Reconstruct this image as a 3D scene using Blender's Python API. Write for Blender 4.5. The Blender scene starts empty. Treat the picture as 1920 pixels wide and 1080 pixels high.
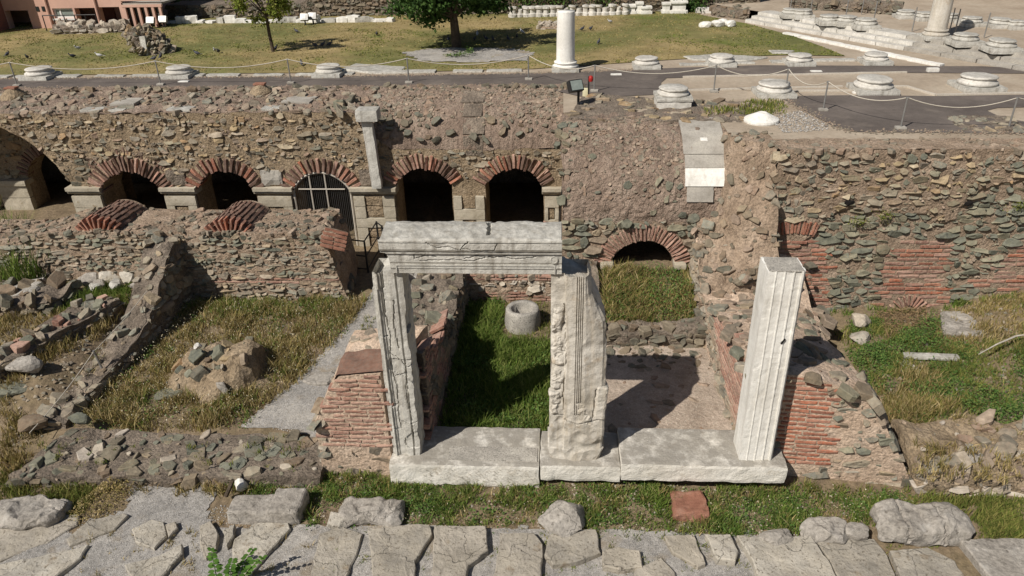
import bpy, bmesh, math, random
import numpy as np
from mathutils import Vector, Matrix, noise
random.seed(7); RNG = np.random.default_rng(7)
S = bpy.context.scene
COL = S.collection

# ------------------------------------------------------------------ camera, sky, sun, exposure
F, PITCH, ROLL, HC, YAW = 1387.0, math.radians(28.4), math.radians(-1.4), 8.28, math.radians(4.0)
_h = Vector((-math.sin(YAW), math.cos(YAW), 0)); _r = Vector((math.cos(YAW), math.sin(YAW), 0))
CF = _h * math.cos(PITCH) + Vector((0, 0, -math.sin(PITCH)))
_u = _r.cross(CF)
CR = math.cos(ROLL) * _r + math.sin(ROLL) * _u
CU = -math.sin(ROLL) * _r + math.cos(ROLL) * _u
CAM = Vector((0, 0, HC))
cd = bpy.data.cameras.new('camera'); co = bpy.data.objects.new('camera', cd); COL.objects.link(co)
cd.sensor_width = 36; cd.lens = F / 1920 * 36; cd.clip_end = 2000; cd.clip_start = 0.05
mw = Matrix.Identity(4)
for i in range(3):
    mw[i][0], mw[i][1], mw[i][2], mw[i][3] = CR[i], CU[i], -CF[i], CAM[i]
co.matrix_world = mw
S.camera = co
SUNV = Vector((-0.66, -0.68, 1.0)).normalized()          # towards the sun
w = bpy.data.worlds.new('World'); S.world = w; w.use_nodes = True
nt = w.node_tree
sky = nt.nodes.new('ShaderNodeTexSky'); sky.sky_type = 'NISHITA'; sky.sun_disc = False
sky.sun_elevation = math.asin(SUNV.z); sky.sun_rotation = math.atan2(SUNV.x, SUNV.y)
bg = nt.nodes['Background']; bg.inputs[1].default_value = 0.05
nt.links.new(sky.outputs[0], bg.inputs[0])
sd = bpy.data.lights.new('sun', 'SUN'); sd.energy = 5.0; sd.angle = math.radians(0.53); sd.color = (1.0, 0.95, 0.88)
so = bpy.data.objects.new('sun', sd); COL.objects.link(so)
so.rotation_euler = (-SUNV).to_track_quat('-Z', 'Y').to_euler()
so.location = SUNV * 60
S.view_settings.view_transform = 'Standard'; S.view_settings.look = 'None'
S.view_settings.exposure = 0.05; S.view_settings.gamma = 1.0; S.view_settings.use_curve_mapping = False

# ------------------------------------------------------------------ photo pixel -> place (on a known plane)
def ray(x, y): return CF * F + CR * (x - 960) - CU * (y - 540)
def g(x, y, z=0.0):
    d = ray(x, y); return CAM + d * ((z - HC) / d.z)
def vy(x, y, Y):
    d = ray(x, y); return CAM + d * (Y / d.y)
def vx(x, y, X):
    d = ray(x, y); return CAM + d * (X / d.x)
def pr(p):
    q = Vector(p) - CAM; z = q.dot(CF)
    return 960 + F * q.dot(CR) / z, 540 - F * q.dot(CU) / z
def inpoly(x, y, P):
    c = False; j = len(P) - 1
    for i in range(len(P)):
        if (P[i][1] > y) != (P[j][1] > y) and x < (P[j][0] - P[i][0]) * (y - P[i][1]) / (P[j][1] - P[i][1]) + P[i][0]: c = not c
        j = i
    return c
def nz(x, y, z=0.0, s=1.0): return noise.noise(Vector((x * s, y * s, z * s)))
def lerp(a, b, t): return a + (b - a) * t
def interp(x, pts):
    if x <= pts[0][0]: return pts[0][1]
    for (a, b), (c, d) in zip(pts, pts[1:]):
        if x <= c: return b + (d - b) * (x - a) / (c - a)
    return pts[-1][1]
def sm(t): t = min(1, max(0, t)); return t * t * (3 - 2 * t)
U = random.uniform

# ------------------------------------------------------------------ materials
MATS = {}
GAIN = (('rubble_pale', 1.05), ('rubble', 1.14), ('aggregate', 1.15), ('mortar_pink', .93), ('mortar', 1.0), ('brick_dark', 1.0), ('brick', 1.16), ('sand', .8), ('slab_stone', 1.0), ('slab', .92), ('marble_tan', .9), ('marble_weathered', .92), ('floor', 1.2), ('limestone', .85))
def lin(c): return tuple((x / 12.92 if x <= .04045 else ((x + .055) / 1.055) ** 2.4) for x in c)
def mat(name, cols, ns=3.0, rough=0.92, bump=(18.0, 0.5, 0.02), pal=None, speck=(), var=0.35, det=6.0, spec=0.25, metal=0.0, bump2=None, trans=0.0, crack=None, top=None, streak=None):
    """cols: [(pos, linear rgb)] over a world-space noise; pal: list of colours picked per piece; speck: (scale, threshold, rgb, width)"""
    gn = next((v for k, v in GAIN if name.startswith(k)), 1.0)
    G = lambda c: tuple(min(.85, x * gn) for x in c)
    cols = cols and [(p, G(c)) for p, c in cols]; pal = pal and [G(c) for c in pal]; speck = [(a, b, G(c), d) for a, b, c, d in speck]
    m = bpy.data.materials.new(name); m.use_nodes = True; T = m.node_tree; n = T.nodes; L = T.links.new
    b = n['Principled BSDF']; b.inputs['Roughness'].default_value = rough; b.inputs['Metallic'].default_value = metal
    b.inputs['Specular IOR Level'].default_value = spec
    geo = n.new('ShaderNodeNewGeometry'); P = geo.outputs['Position']
    def noi(sc, d=det, r=0.6):
        t = n.new('ShaderNodeTexNoise'); t.inputs['Scale'].default_value = sc; t.inputs['Detail'].default_value = d; t.inputs['Roughness'].default_value = r
        L(P, t.inputs['Vector']); return t.outputs['Fac']
    def ramp(fac, stops, const=False):
        r = n.new('ShaderNodeValToRGB'); e = r.color_ramp
        if const: e.interpolation = 'CONSTANT'
        while len(e.elements) < len(stops): e.elements.new(0.5)
        for el, (p, c) in zip(e.elements, stops): el.position = p; el.color = (*c, 1)
        L(fac, r.inputs[0]); return r.outputs[0]
    def mix(a, bb, fac=1.0, mode='MIX'):
        x = n.new('ShaderNodeMix'); x.data_type = 'RGBA'; x.blend_type = mode
        for sock, val in ((0, fac), (6, a), (7, bb)):
            if isinstance(val, (int, float)): x.inputs[sock].default_value = val
            elif isinstance(val, tuple): x.inputs[sock].default_value = (*val, 1)
            else: L(val, x.inputs[sock])
        return x.outputs[2]
    if pal:
        oi = n.new('ShaderNodeObjectInfo')
        ma = n.new('ShaderNodeMath'); ma.operation = 'MULTIPLY_ADD'; ma.inputs[1].default_value = 3.71
        L(oi.outputs['Random'], ma.inputs[0]); L(geo.outputs['Random Per Island'], ma.inputs[2])
        fr = n.new('ShaderNodeMath'); fr.operation = 'FRACT'; L(ma.outputs[0], fr.inputs[0])
        base = ramp(fr.outputs[0], [(i / len(pal), c) for i, c in enumerate(pal)], True)
        v = ramp(noi(ns), [(0.3, (1 - var,) * 3), (0.7, (1 + var,) * 3)])
        c = mix(base, v, 1.0, 'MULTIPLY')
        if cols:
            c = mix(c, ramp(noi(ns * .5), [(0.0, cols[0][1]), (1.0, cols[-1][1])]), ramp(noi(ns * 1.7), [(0.42, (0, 0, 0)), (0.66, (.75, .75, .75))]))
    else:
        c = ramp(noi(ns), cols)
        v = ramp(noi(ns * 9, 4), [(0.3, (1 - var,) * 3), (0.7, (1 + var,) * 3)])
        c = mix(c, v, 1.0, 'MULTIPLY')
    for sc, th, rgb, wd in speck:
        c = mix(c, rgb, ramp(noi(sc, 3.0), [(th, (0, 0, 0)), (min(1, th + wd), (1, 1, 1))]))
    if streak:   # rain streaks running down the stone
        mp = n.new('ShaderNodeMapping'); mp.inputs['Scale'].default_value = (11, 11, .8); L(P, mp.inputs[0]); ts = n.new('ShaderNodeTexNoise'); ts.inputs['Scale'].default_value = 1; ts.inputs['Detail'].default_value = 5; L(mp.outputs[0], ts.inputs['Vector'])
        c = mix(c, streak[0], ramp(ts.outputs['Fac'], [(.5, (0, 0, 0)), (.72, (streak[1],) * 3)]))
    if top:   # lichen and dirt that settle on upward faces
        sx = n.new('ShaderNodeSeparateXYZ'); L(geo.outputs['Normal'], sx.inputs[0])
        up = ramp(sx.outputs[2], [(.55, (0, 0, 0)), (.9, (1, 1, 1))]); k = mix(up, ramp(noi(top[2], 8, .7), [(top[3] if len(top) > 3 else .36, (0, 0, 0)), ((top[3] if len(top) > 3 else .36) + .22, (top[1],) * 3)]), 1.0, 'MULTIPLY'); c = mix(c, top[0], k)
    ck = None
    if crack:   # fissures: warped cell borders
        nv = n.new('ShaderNodeTexNoise'); nv.inputs['Scale'].default_value = crack[0] * 1.6; nv.inputs['Detail'].default_value = 5; L(P, nv.inputs['Vector'])
        va = n.new('ShaderNodeVectorMath'); va.operation = 'MULTIPLY_ADD'; va.inputs[1].default_value = (.55 / crack[0] * 2,) * 3; L(nv.outputs['Color'], va.inputs[0]); L(P, va.inputs[2])
        vo2 = n.new('ShaderNodeTexVoronoi'); vo2.feature = 'DISTANCE_TO_EDGE'; vo2.inputs['Scale'].default_value = crack[0]; L(va.outputs[0], vo2.inputs['Vector'])
        ck = ramp(vo2.outputs['Distance'], [(0.0, (0, 0, 0)), (crack[1], (1, 1, 1))]); dk = ramp(vo2.outputs['Distance'], [(0.0, (crack[2],) * 3), (crack[1], (1, 1, 1))]); c = mix(c, dk, 1.0, 'MULTIPLY')
    L(c, b.inputs['Base Color'])
    if ck:
        cb = n.new('ShaderNodeBump'); cb.inputs['Strength'].default_value = .8; cb.inputs['Distance'].default_value = .015; L(ck, cb.inputs['Height'])
    if bump:
        bn = n.new('ShaderNodeBump'); bn.inputs['Strength'].default_value = bump[1]; bn.inputs['Distance'].default_value = bump[2]
        L(noi(bump[0], 8.0, 0.7), bn.inputs['Height'])
        if ck: L(cb.outputs[0], bn.inputs['Normal'])
        if bump2:
            vo = n.new('ShaderNodeTexVoronoi'); vo.inputs['Scale'].default_value = bump2[0]; L(P, vo.inputs['Vector'])
            b2 = n.new('ShaderNodeBump'); b2.inputs['Strength'].default_value = bump2[1]; b2.inputs['Distance'].default_value = bump2[2]; b2.invert = True
            L(vo.outputs['Distance'], b2.inputs['Height']); L(bn.outputs[0], b2.inputs['Normal']); bn = b2
        L(bn.outputs[0], b.inputs['Normal'])
    if trans:
        tr = n.new('ShaderNodeBsdfTranslucent'); L(c, tr.inputs[0]); ms = n.new('ShaderNodeMixShader'); ms.inputs[0].default_value = trans
        L(b.outputs[0], ms.inputs[1]); L(tr.outputs[0], ms.inputs[2]); L(ms.outputs[0], n['Material Output'].inputs[0])
    MATS[name] = m
    return m
A = lambda *c: lin(tuple(x / 255 for x in c))
mat('mortar', [(.25, A(124, 106, 88)), (.5, A(154, 134, 114)), (.75, A(178, 158, 138))], 2.2, bump=(9, 1.0, .07), bump2=(22, .6, .02), speck=((38, .6, A(104, 94, 78), .06), (55, .66, A(196, 182, 162), .05), (3, .62, A(132, 118, 98), .15)))
mat('mortar_light', [(.25, A(164, 142, 121)), (.5, A(184, 162, 141)), (.75, A(200, 180, 160))], 2.2, bump=(12, .9, .04), bump2=(24, .5, .015), speck=((38, .62, A(132, 118, 100), .06), (3, .62, A(160, 142, 120), .15), (60, .66, A(206, 192, 174), .05)))
mat('mortar_ochre', [(.25, A(116, 100, 80)), (.5, A(146, 128, 104)), (.75, A(170, 152, 128))], 2.0, bump=(9, 1.0, .07), bump2=(22, .6, .02), speck=((30, .6, A(100, 90, 74), .06), (60, .66, A(186, 172, 150), .05)))
mat('mortar_grey', [(.25, A(96, 86, 75)), (.5, A(122, 110, 97)), (.75, A(148, 134, 118))], 2.5, bump=(9, 1.0, .07), bump2=(22, .6, .02), speck=((34, .6, A(80, 75, 66), .06), (60, .66, A(172, 162, 148), .05)))
mat('mortar_pink', [(.25, A(118, 101, 88)), (.5, A(142, 123, 108)), (.75, A(164, 146, 130))], 1.6, bump=(17, 1.0, .045), bump2=(34, .7, .018), var=.3, speck=((22, .58, A(104, 92, 78), .05), (50, .64, A(184, 168, 152), .05), (15, .66, A(112, 108, 96), .03)))
mat('rubble', [(0, A(112, 102, 86)), (1, A(160, 144, 124))], 9, pal=[A(136, 127, 110), A(120, 114, 100), A(114, 113, 101), A(146, 131, 108), A(104, 102, 92), A(130, 113, 93), A(152, 140, 123), A(121, 120, 108), A(124, 110, 94), A(142, 134, 120), A(106, 98, 87), A(131, 123, 107)], bump=(24, .9, .02))
mat('rubble_ochre', [(0, A(116, 102, 80)), (1, A(164, 144, 118))], 8, pal=[A(148, 130, 100), A(138, 123, 96), A(160, 142, 114), A(128, 119, 98), A(118, 116, 100), A(144, 118, 88), A(156, 144, 122), A(130, 110, 84), A(136, 130, 110)], bump=(24, .9, .02))
mat('rubble_green', [(0, A(88, 90, 77)), (1, A(134, 130, 110))], 9, pal=[A(103, 103, 90), A(115, 113, 98), A(93, 94, 84), A(124, 117, 98), A(108, 108, 96), A(130, 124, 105), A(98, 97, 84), A(119, 108, 89)], bump=(24, .9, .02))
mat('rubble_dark', [(0, A(86, 79, 67)), (1, A(126, 114, 97))], 9, pal=[A(102, 95, 81), A(92, 89, 78), A(118, 105, 87), A(101, 101, 89), A(122, 112, 95), A(112, 96, 79), A(96, 94, 82)], bump=(24, .9, .02))
mat('aggregate', [(0, A(110, 98, 84)), (1, A(156, 138, 120))], 9, pal=[A(140, 122, 106), A(126, 113, 98), A(148, 132, 115), A(116, 108, 94), A(132, 111, 94), A(120, 114, 100), A(104, 96, 83)], bump=(24, .9, .02))
mat('rubble_pale', [(0, A(150, 138, 122)), (1, A(186, 174, 158))], 9, pal=[A(170, 159, 142), A(158, 147, 131), A(180, 170, 154), A(144, 132, 115), A(164, 154, 141), A(150, 144, 132)], bump=(24, .9, .02))
mat('brick', [(0, A(132, 98, 82)), (1, A(162, 132, 115))], 14, pal=[A(146, 94, 73), A(132, 84, 66), A(152, 104, 83), A(126, 84, 69), A(156, 112, 93), A(138, 97, 80), A(154, 94, 70)], bump=(40, .9, .015), var=.3)
mat('brick_dusty', [(0, A(142, 116, 101)), (1, A(168, 146, 130))], 12, pal=[A(146, 110, 94), A(138, 102, 87), A(156, 122, 106), A(136, 106, 93), A(160, 129, 113), A(128, 96, 83)], bump=(40, .9, .015), var=.3)
mat('brick_dark', [(0, A(98, 82, 71)), (1, A(134, 115, 102))], 12, pal=[A(112, 84, 71), A(118, 90, 76), A(104, 82, 71), A(126, 101, 88)], bump=(40, .7, .012), var=.28)
LICH = (A(130, 127, 119), .6, 7.0)
mat('marble', [(.2, A(196, 191, 181)), (.45, A(217, 213, 204)), (.7, A(229, 226, 218))], 2.0, .75, bump=(30, .5, .012), var=.08, speck=((5, .64, A(186, 177, 162), .2), (70, .68, A(158, 153, 145), .05)), streak=(A(176, 170, 158), .5))
mat('marble_sill', [(.2, A(190, 183, 170)), (.45, A(210, 204, 192)), (.7, A(222, 217, 207))], 2.0, .8, bump=(30, .8, .02), var=.1, speck=((5, .62, A(178, 166, 146), .2), (70, .66, A(146, 141, 132), .05)), top=(A(124, 118, 108), .8, 3.2, .3))
mat('marble_base', [(.2, A(166, 161, 152)), (.45, A(194, 189, 179)), (.7, A(212, 207, 198))], 2.4, .82, bump=(26, .6, .015), var=.12, speck=((7, .6, A(154, 148, 138), .2), (60, .64, A(128, 124, 116), .08)), top=(A(144, 140, 131), .55, 9.0), streak=(A(150, 144, 134), .4))
mat('marble_weathered', [(.2, A(162, 157, 147)), (.45, A(190, 186, 176)), (.7, A(210, 206, 196))], 2.4, .85, bump=(26, .8, .02), var=.12, speck=((6, .62, A(158, 151, 139), .2), (60, .64, A(128, 124, 117), .07)), top=LICH, streak=(A(132, 125, 113), .75))
mat('marble_tan', [(.2, A(172, 163, 147)), (.45, A(196, 188, 174)), (.7, A(212, 205, 193))], 2.2, .85, bump=(22, .8, .02), var=.12, speck=((4, .6, A(178, 156, 126), .2), (60, .66, A(138, 130, 118), .06)), top=LICH, streak=(A(158, 144, 122), .6))
mat('marble_lichen', [(.2, A(128, 124, 116)), (.5, A(160, 154, 144)), (.75, A(186, 180, 168))], 3.0, .9, bump=(26, .8, .02), var=.2, speck=((45, .56, A(104, 102, 96), .08), (8, .6, A(112, 108, 100), .15)))
mat('slab_stone', [(.2, A(136, 127, 111)), (.45, A(164, 154, 137)), (.7, A(186, 177, 161))], 2.0, .9, bump=(11, 1.0, .035), pal=[A(172, 165, 152), A(160, 152, 139), A(178, 171, 158), A(150, 143, 131), A(166, 157, 142)], var=.3, speck=((24, .58, A(118, 110, 97), .08), (3, .62, A(132, 116, 94), .15), (60, .66, A(190, 183, 170), .05)), crack=(.6, .005, .75))
mat('slab_grey', [(.2, A(130, 123, 114)), (.45, A(152, 145, 135)), (.7, A(174, 167, 157))], 2.0, .9, bump=(11, 1.0, .035), var=.28, speck=((10, .6, A(114, 108, 99), .1), (4, .62, A(186, 180, 170), .12), (50, .64, A(104, 99, 92), .06)), crack=(.8, .005, .75))
mat('asphalt', [(.3, A(82, 74, 69)), (.5, A(95, 87, 81)), (.7, A(108, 99, 92))], .8, .95, bump=(60, .4, .008), var=.1, speck=((90, .66, A(138, 130, 122), .04), (1.1, .58, A(120, 110, 100), .2), (4, .64, A(76, 69, 64), .15)))
mat('gravel', [(.3, A(132, 128, 122)), (.5, A(156, 151, 144)), (.7, A(172, 166, 157))], 1.4, .95, bump=(45, 1.0, .025), var=.3, speck=((55, .58, A(98, 96, 94), .06), (70, .6, A(196, 192, 186), .05), (1.5, .56, A(142, 127, 104), .2), (.7, .58, A(176, 170, 160), .2)))
mat('pebble', None, 20, pal=[A(160, 156, 150), A(136, 134, 130), A(184, 180, 174), A(118, 116, 114), A(150, 140, 126), A(172, 164, 152)], bump=None, var=.1)
mat('sand', [(.3, A(160, 144, 124)), (.5, A(176, 160, 140)), (.7, A(188, 174, 154))], .9, .97, bump=(40, .5, .015), var=.12, speck=((40, .66, A(130, 118, 102), .05),))
mat('earth', [(.25, A(102, 88, 70)), (.45, A(126, 110, 89)), (.6, A(118, 104, 80)), (.8, A(144, 128, 106))], 1.3, .97, bump=(16, 1.0, .03), var=.3, speck=((30, .62, A(92, 84, 64), .06), (48, .66, A(170, 154, 130), .04)))
mat('floor_mortar', [(.25, A(128, 114, 100)), (.5, A(156, 141, 126)), (.75, A(178, 163, 148))], 1.8, .95, bump=(12, 1.0, .05), var=.2, speck=((40, .6, A(120, 108, 94), .05), (60, .64, A(204, 190, 174), .05)))
mat('lawn', [(.28, A(90, 94, 50)), (.44, A(110, 108, 64)), (.56, A(142, 126, 86)), (.74, A(164, 144, 104))], .22, .97, bump=(30, .8, .03), var=.2, det=9, speck=((.5, .62, A(96, 104, 48), .12), (14, .64, A(86, 88, 44), .1)))
mat('grass_green', None, 3, pal=[A(88, 110, 40), A(104, 124, 52), A(76, 98, 36), A(122, 134, 66), A(96, 116, 46), A(134, 140, 78)], bump=None, var=.2, trans=.25)
mat('grass_dry', None, 2, pal=[A(156, 138, 88), A(142, 128, 80), A(124, 114, 64), A(170, 150, 104), A(134, 114, 72), A(112, 108, 60), A(180, 162, 120)], bump=None, var=.25, trans=.2)
mat('grass_mid', None, 2, pal=[A(112, 118, 56), A(128, 126, 66), A(100, 112, 48), A(142, 134, 78), A(90, 104, 44)], bump=None, var=.25, trans=.2)
mat('leaf_cover', None, 3, pal=[A(72, 100, 44), A(86, 114, 54), A(62, 88, 38), A(98, 122, 62), A(112, 126, 66)], bump=None, var=.2, trans=.2)
mat('leaf_tree', None, 3, pal=[A(52, 76, 32), A(62, 88, 38), A(44, 66, 28), A(74, 98, 46)], bump=None, var=.2, trans=.2)
mat('leaf_light', None, 3, pal=[A(112, 124, 48), A(128, 136, 60), A(98, 112, 42), A(140, 142, 70)], bump=None, var=.2, trans=.3)
mat('leaf_fresh', None, 5, pal=[A(76, 108, 42), A(90, 122, 54), A(66, 96, 36)], bump=None, var=.15, trans=.3)
mat('seed_head', None, 3, pal=[A(196, 184, 150), A(178, 164, 126), A(206, 198, 176)], bump=None, var=.1)
mat('bark', [(.3, A(64, 54, 44)), (.7, A(96, 84, 70))], 6, bump=(30, .9, .03))
mat('straw', [(.3, A(120, 98, 70)), (.7, A(160, 136, 102))], 12, bump=(60, .8, .02))
mat('plaster_pink', [(.3, A(186, 148, 130)), (.5, A(195, 157, 139)), (.7, A(202, 166, 148))], .5, .9, bump=(20, .3, .01), var=.05)
mat('shade_and_door_red', [(.3, A(126, 86, 76)), (.7, A(140, 97, 86))], .5, .9, bump=(20, .3, .01), var=.06)  # carries the painted shade of the building's left part; also the door colour
mat('metal_grey', [(.3, A(138, 136, 132)), (.7, A(160, 158, 154))], 8, .5, bump=None, var=.1, metal=.6)
mat('metal_dark', [(.3, A(40, 40, 40)), (.7, A(58, 56, 54))], 8, .55, bump=None, var=.1, metal=.3)
mat('metal_rust', [(.3, A(172, 162, 148)), (.7, A(192, 184, 170))], 20, .7, bump=(60, .4, .005), var=.2)
mat('rope', [(.3, A(170, 162, 148)), (.7, A(190, 182, 168))], 30, .9, bump=None, var=.1)
mat('cable', [(.3, A(34, 32, 30)), (.7, A(46, 44, 42))], 8, .6, bump=None, var=.1)
mat('void_shade', [(.3, A(22, 20, 18)), (.7, A(34, 30, 28))], 3, 1.0, bump=None, var=.2)  # near-black colour standing in for shade inside the slot, drain and wall holes
mat('terracotta', [(.3, A(122, 82, 66)), (.5, A(140, 98, 80)), (.7, A(156, 120, 102))], 5, .85, bump=(40, .5, .01), var=.2)
mat('concrete', [(.3, A(140, 134, 124)), (.5, A(158, 152, 142)), (.7, A(172, 166, 154))], 3, .93, bump=(50, .5, .01), var=.14, speck=((40, .62, A(120, 114, 106), .08),))
mat('limestone', [(.3, A(166, 156, 136)), (.5, A(184, 174, 154)), (.7, A(198, 188, 169))], 2.5, .9, bump=(26, .6, .015), var=.12, speck=((9, .62, A(150, 132, 102), .15),))
mat('pigeon', [(.3, A(52, 52, 58)), (.7, A(84, 84, 92))], 30, .7, bump=None, var=.1)
mat('pigeon_pale', [(.3, A(170, 168, 166)), (.7, A(196, 194, 192))], 30, .7, bump=None, var=.1)
mat('paint_white', [(.3, A(206, 204, 198)), (.7, A(222, 220, 214))], 5, .7, bump=None, var=.05)
mat('paint_cream', [(.3, A(206, 198, 160)), (.7, A(218, 212, 178))], 5, .6, bump=None, var=.05)
mat('paint_red', [(.3, A(150, 34, 30)), (.7, A(168, 44, 38))], 5, .5, bump=None, var=.05)
gm = mat('glass', [(.3, A(30, 34, 36)), (.7, A(44, 48, 50))], 2, .08, bump=None, var=.1, spec=.6)
mat('glass_pale', [(.3, A(120, 130, 124)), (.7, A(142, 150, 142))], 2, .15, bump=None, var=.1, spec=.6)

# ------------------------------------------------------------------ object helpers
def props(o, label=None, cat=None, group=None, kind=None):
    for k, v in (('label', label), ('category', cat), ('group', group), ('kind', kind)):
        if v: o[k] = v
    return o
def thing(name, loc, label, cat, group=None):
    o = bpy.data.objects.new(name, None); COL.objects.link(o); o.location = loc; o.empty_display_size = .1
    return props(o, label, cat, group)
def wloc(o):
    v = Vector((0, 0, 0))
    while o: v += o.location; o = o.parent
    return v
def me(name, V, Fc, m, smooth=False):
    d = bpy.data.meshes.new(name); d.from_pydata([tuple(v) for v in V], [], Fc)
    if m: d.materials.append(MATS[m])
    if smooth: d.polygons.foreach_set('use_smooth', [True] * len(d.polygons))
    d.update(); return d
def part(name, V, Fc, m, root=None, smooth=False, kind=None):
    """one mesh object, vertices given in world space"""
    V = [Vector(v) for v in V]
    if root is not None: off = wloc(root)
    else:
        xs = [v.x for v in V]; ys = [v.y for v in V]; off = Vector(((min(xs) + max(xs)) / 2, (min(ys) + max(ys)) / 2, min(v.z for v in V)))
    o = bpy.data.objects.new(name, me(name, [v - off for v in V], Fc, m, smooth)); COL.objects.link(o)
    if root is not None: o.parent = root
    else: o.location = off
    return props(o, kind=kind)
def solo(name, V, Fc, m, label, cat, group=None, smooth=False):
    return props(part(name, V, Fc, m, None, smooth), label, cat, group)
def npmesh(name, V, nper, ntris_idx, m, root=None, kind='stuff', label=None, cat=None):
    """V: (N, nper, 3) world vertices, ntris_idx: faces (list of index tuples, all the same length) of one element"""
    N = V.shape[0]; off = np.array(wloc(root)) if root is not None else V.reshape(-1, 3).mean(0)
    fi = np.array(ntris_idx); k = fi.shape[1]
    idx = (fi[None] + (np.arange(N) * nper)[:, None, None]).reshape(-1)
    d = bpy.data.meshes.new(name); d.vertices.add(N * nper); d.vertices.foreach_set('co', (V.reshape(-1, 3) - off).astype(np.float32).ravel())
    nf = N * fi.shape[0]; d.loops.add(nf * k); d.loops.foreach_set('vertex_index', idx.astype(np.int32))
    d.polygons.add(nf); d.polygons.foreach_set('loop_start', (np.arange(nf) * k).astype(np.int32))
    d.update(calc_edges=True); d.materials.append(MATS[m])
    o = bpy.data.objects.new(name, d); COL.objects.link(o)
    if root is not None: o.parent = root
    else: o.location = off
    return props(o, label, cat, None, kind)
class MB:
    def __init__(s): s.V = []; s.F = []
    def add(s, V, Fc):
        k = len(s.V); s.V += [Vector(v) for v in V]; s.F += [tuple(i + k for i in f) for f in Fc]; return s
    def box(s, x0, x1, y0, y1, z0, z1):
        V = [(x, y, z) for z in (z0, z1) for y in (y0, y1) for x in (x0, x1)]
        return s.add(V, [(0, 2, 3, 1), (4, 5, 7, 6), (0, 1, 5, 4), (2, 6, 7, 3), (0, 4, 6, 2), (1, 3, 7, 5)])
    def tube(s, pts, rad, n=8, cap=True):
        pts = [Vector(p) for p in pts]; k = len(s.V); R = rad if isinstance(rad, (list, tuple)) else [rad] * len(pts)
        for i, p in enumerate(pts):
            t = (pts[min(i + 1, len(pts) - 1)] - pts[max(i - 1, 0)]).normalized()
            a = t.cross(Vector((0, 0, 1)) if abs(t.z) < .9 else Vector((1, 0, 0))).normalized(); b = t.cross(a)
            for j in range(n):
                q = 2 * math.pi * j / n; s.V.append(p + (a * math.cos(q) + b * math.sin(q)) * R[i])
        for i in range(len(pts) - 1):
            for j in range(n):
                s.F.append((k + i * n + j, k + i * n + (j + 1) % n, k + (i + 1) * n + (j + 1) % n, k + (i + 1) * n + j))
        if cap: s.F.append(tuple(k + j for j in range(n))[::-1]); s.F.append(tuple(k + (len(pts) - 1) * n + j for j in range(n)))
        return s
    def lathe(s, c, prof, n=28, cap=True):
        c = Vector(c); k = len(s.V)
        for r, z in prof:
            for j in range(n):
                q = 2 * math.pi * j / n; s.V.append(c + Vector((r * math.cos(q), r * math.sin(q), z)))
        for i in range(len(prof) - 1):
            for j in range(n):
                s.F.append((k + i * n + j, k + i * n + (j + 1) % n, k + (i + 1) * n + (j + 1) % n, k + (i + 1) * n + j))
        if cap: s.F.append(tuple(k + (len(prof) - 1) * n + j for j in range(n)))
        return s
    def out(s, name, m, root=None, smooth=False, kind=None): return part(name, s.V, s.F, m, root, smooth, kind)
    def jig(s, a, sc=3.0, seed=0.0):
        for v in s.V:
            q = v * sc + Vector((seed, seed, seed)); v += noise.noise_vector(q) * a
        return s
def grid(nu, nv, fn):
    V = [fn(i / nu, j / nv) for j in range(nv + 1) for i in range(nu + 1)]
    Fc = [(j * (nu + 1) + i, j * (nu + 1) + i + 1, (j + 1) * (nu + 1) + i + 1, (j + 1) * (nu + 1) + i) for j in range(nv) for i in range(nu)]
    return V, Fc
def rblock(c, size, res=.06, rad=.03, amp=.012, ns=5.0, seed=0.0, rz=0.0, rx=0.0, ry=0.0, bottom=None):
    """rounded, worn block centred on c (base at c.z): lattice box, edges rounded, noise on the faces"""
    n = [max(2, min(40, int(round(s / res)))) for s in size]; ids = {}; V = []; Fc = []
    hx, hy, hz = size[0] / 2, size[1] / 2, size[2] / 2
    R = Matrix.Rotation(rz, 3, 'Z') @ Matrix.Rotation(rx, 3, 'X') @ Matrix.Rotation(ry, 3, 'Y'); c = Vector(c)
    def vid(i, j, k):
        if (i, j, k) not in ids:
            p = Vector((-hx + 2 * hx * i / n[0], -hy + 2 * hy * j / n[1], -hz + 2 * hz * k / n[2]))
            q = Vector([max(-h + rad, min(h - rad, a)) for a, h in zip(p, (hx, hy, hz))]); d = p - q
            if d.length > 1e-6: p = q + d.normalized() * min(rad, d.length * 1.0)
            s = p * ns + Vector((seed * 7.3, seed * 3.1, seed * 5.7))
            p += noise.noise_vector(s) * amp + noise.noise_vector(s * 3.3) * amp * .45
            if bottom: p.z = bottom(p, hz)
            ids[(i, j, k)] = len(V); V.append(c + R @ (p + Vector((0, 0, hz))))
        return ids[(i, j, k)]
    for i in range(n[0]):
        for j in range(n[1]):
            Fc.append((vid(i, j, 0), vid(i, j + 1, 0), vid(i + 1, j + 1, 0), vid(i + 1, j, 0))); Fc.append((vid(i, j, n[2]), vid(i + 1, j, n[2]), vid(i + 1, j + 1, n[2]), vid(i, j + 1, n[2])))
    for i in range(n[0]):
        for k in range(n[2]):
            Fc.append((vid(i, 0, k), vid(i + 1, 0, k), vid(i + 1, 0, k + 1), vid(i, 0, k + 1))); Fc.append((vid(i, n[1], k), vid(i, n[1], k + 1), vid(i + 1, n[1], k + 1), vid(i + 1, n[1], k)))
    for j in range(n[1]):
        for k in range(n[2]):
            Fc.append((vid(0, j, k), vid(0, j, k + 1), vid(0, j + 1, k + 1), vid(0, j + 1, k))); Fc.append((vid(n[0], j, k), vid(n[0], j + 1, k), vid(n[0], j + 1, k + 1), vid(n[0], j, k + 1)))
    return V, Fc
_ICO = {}
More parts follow.
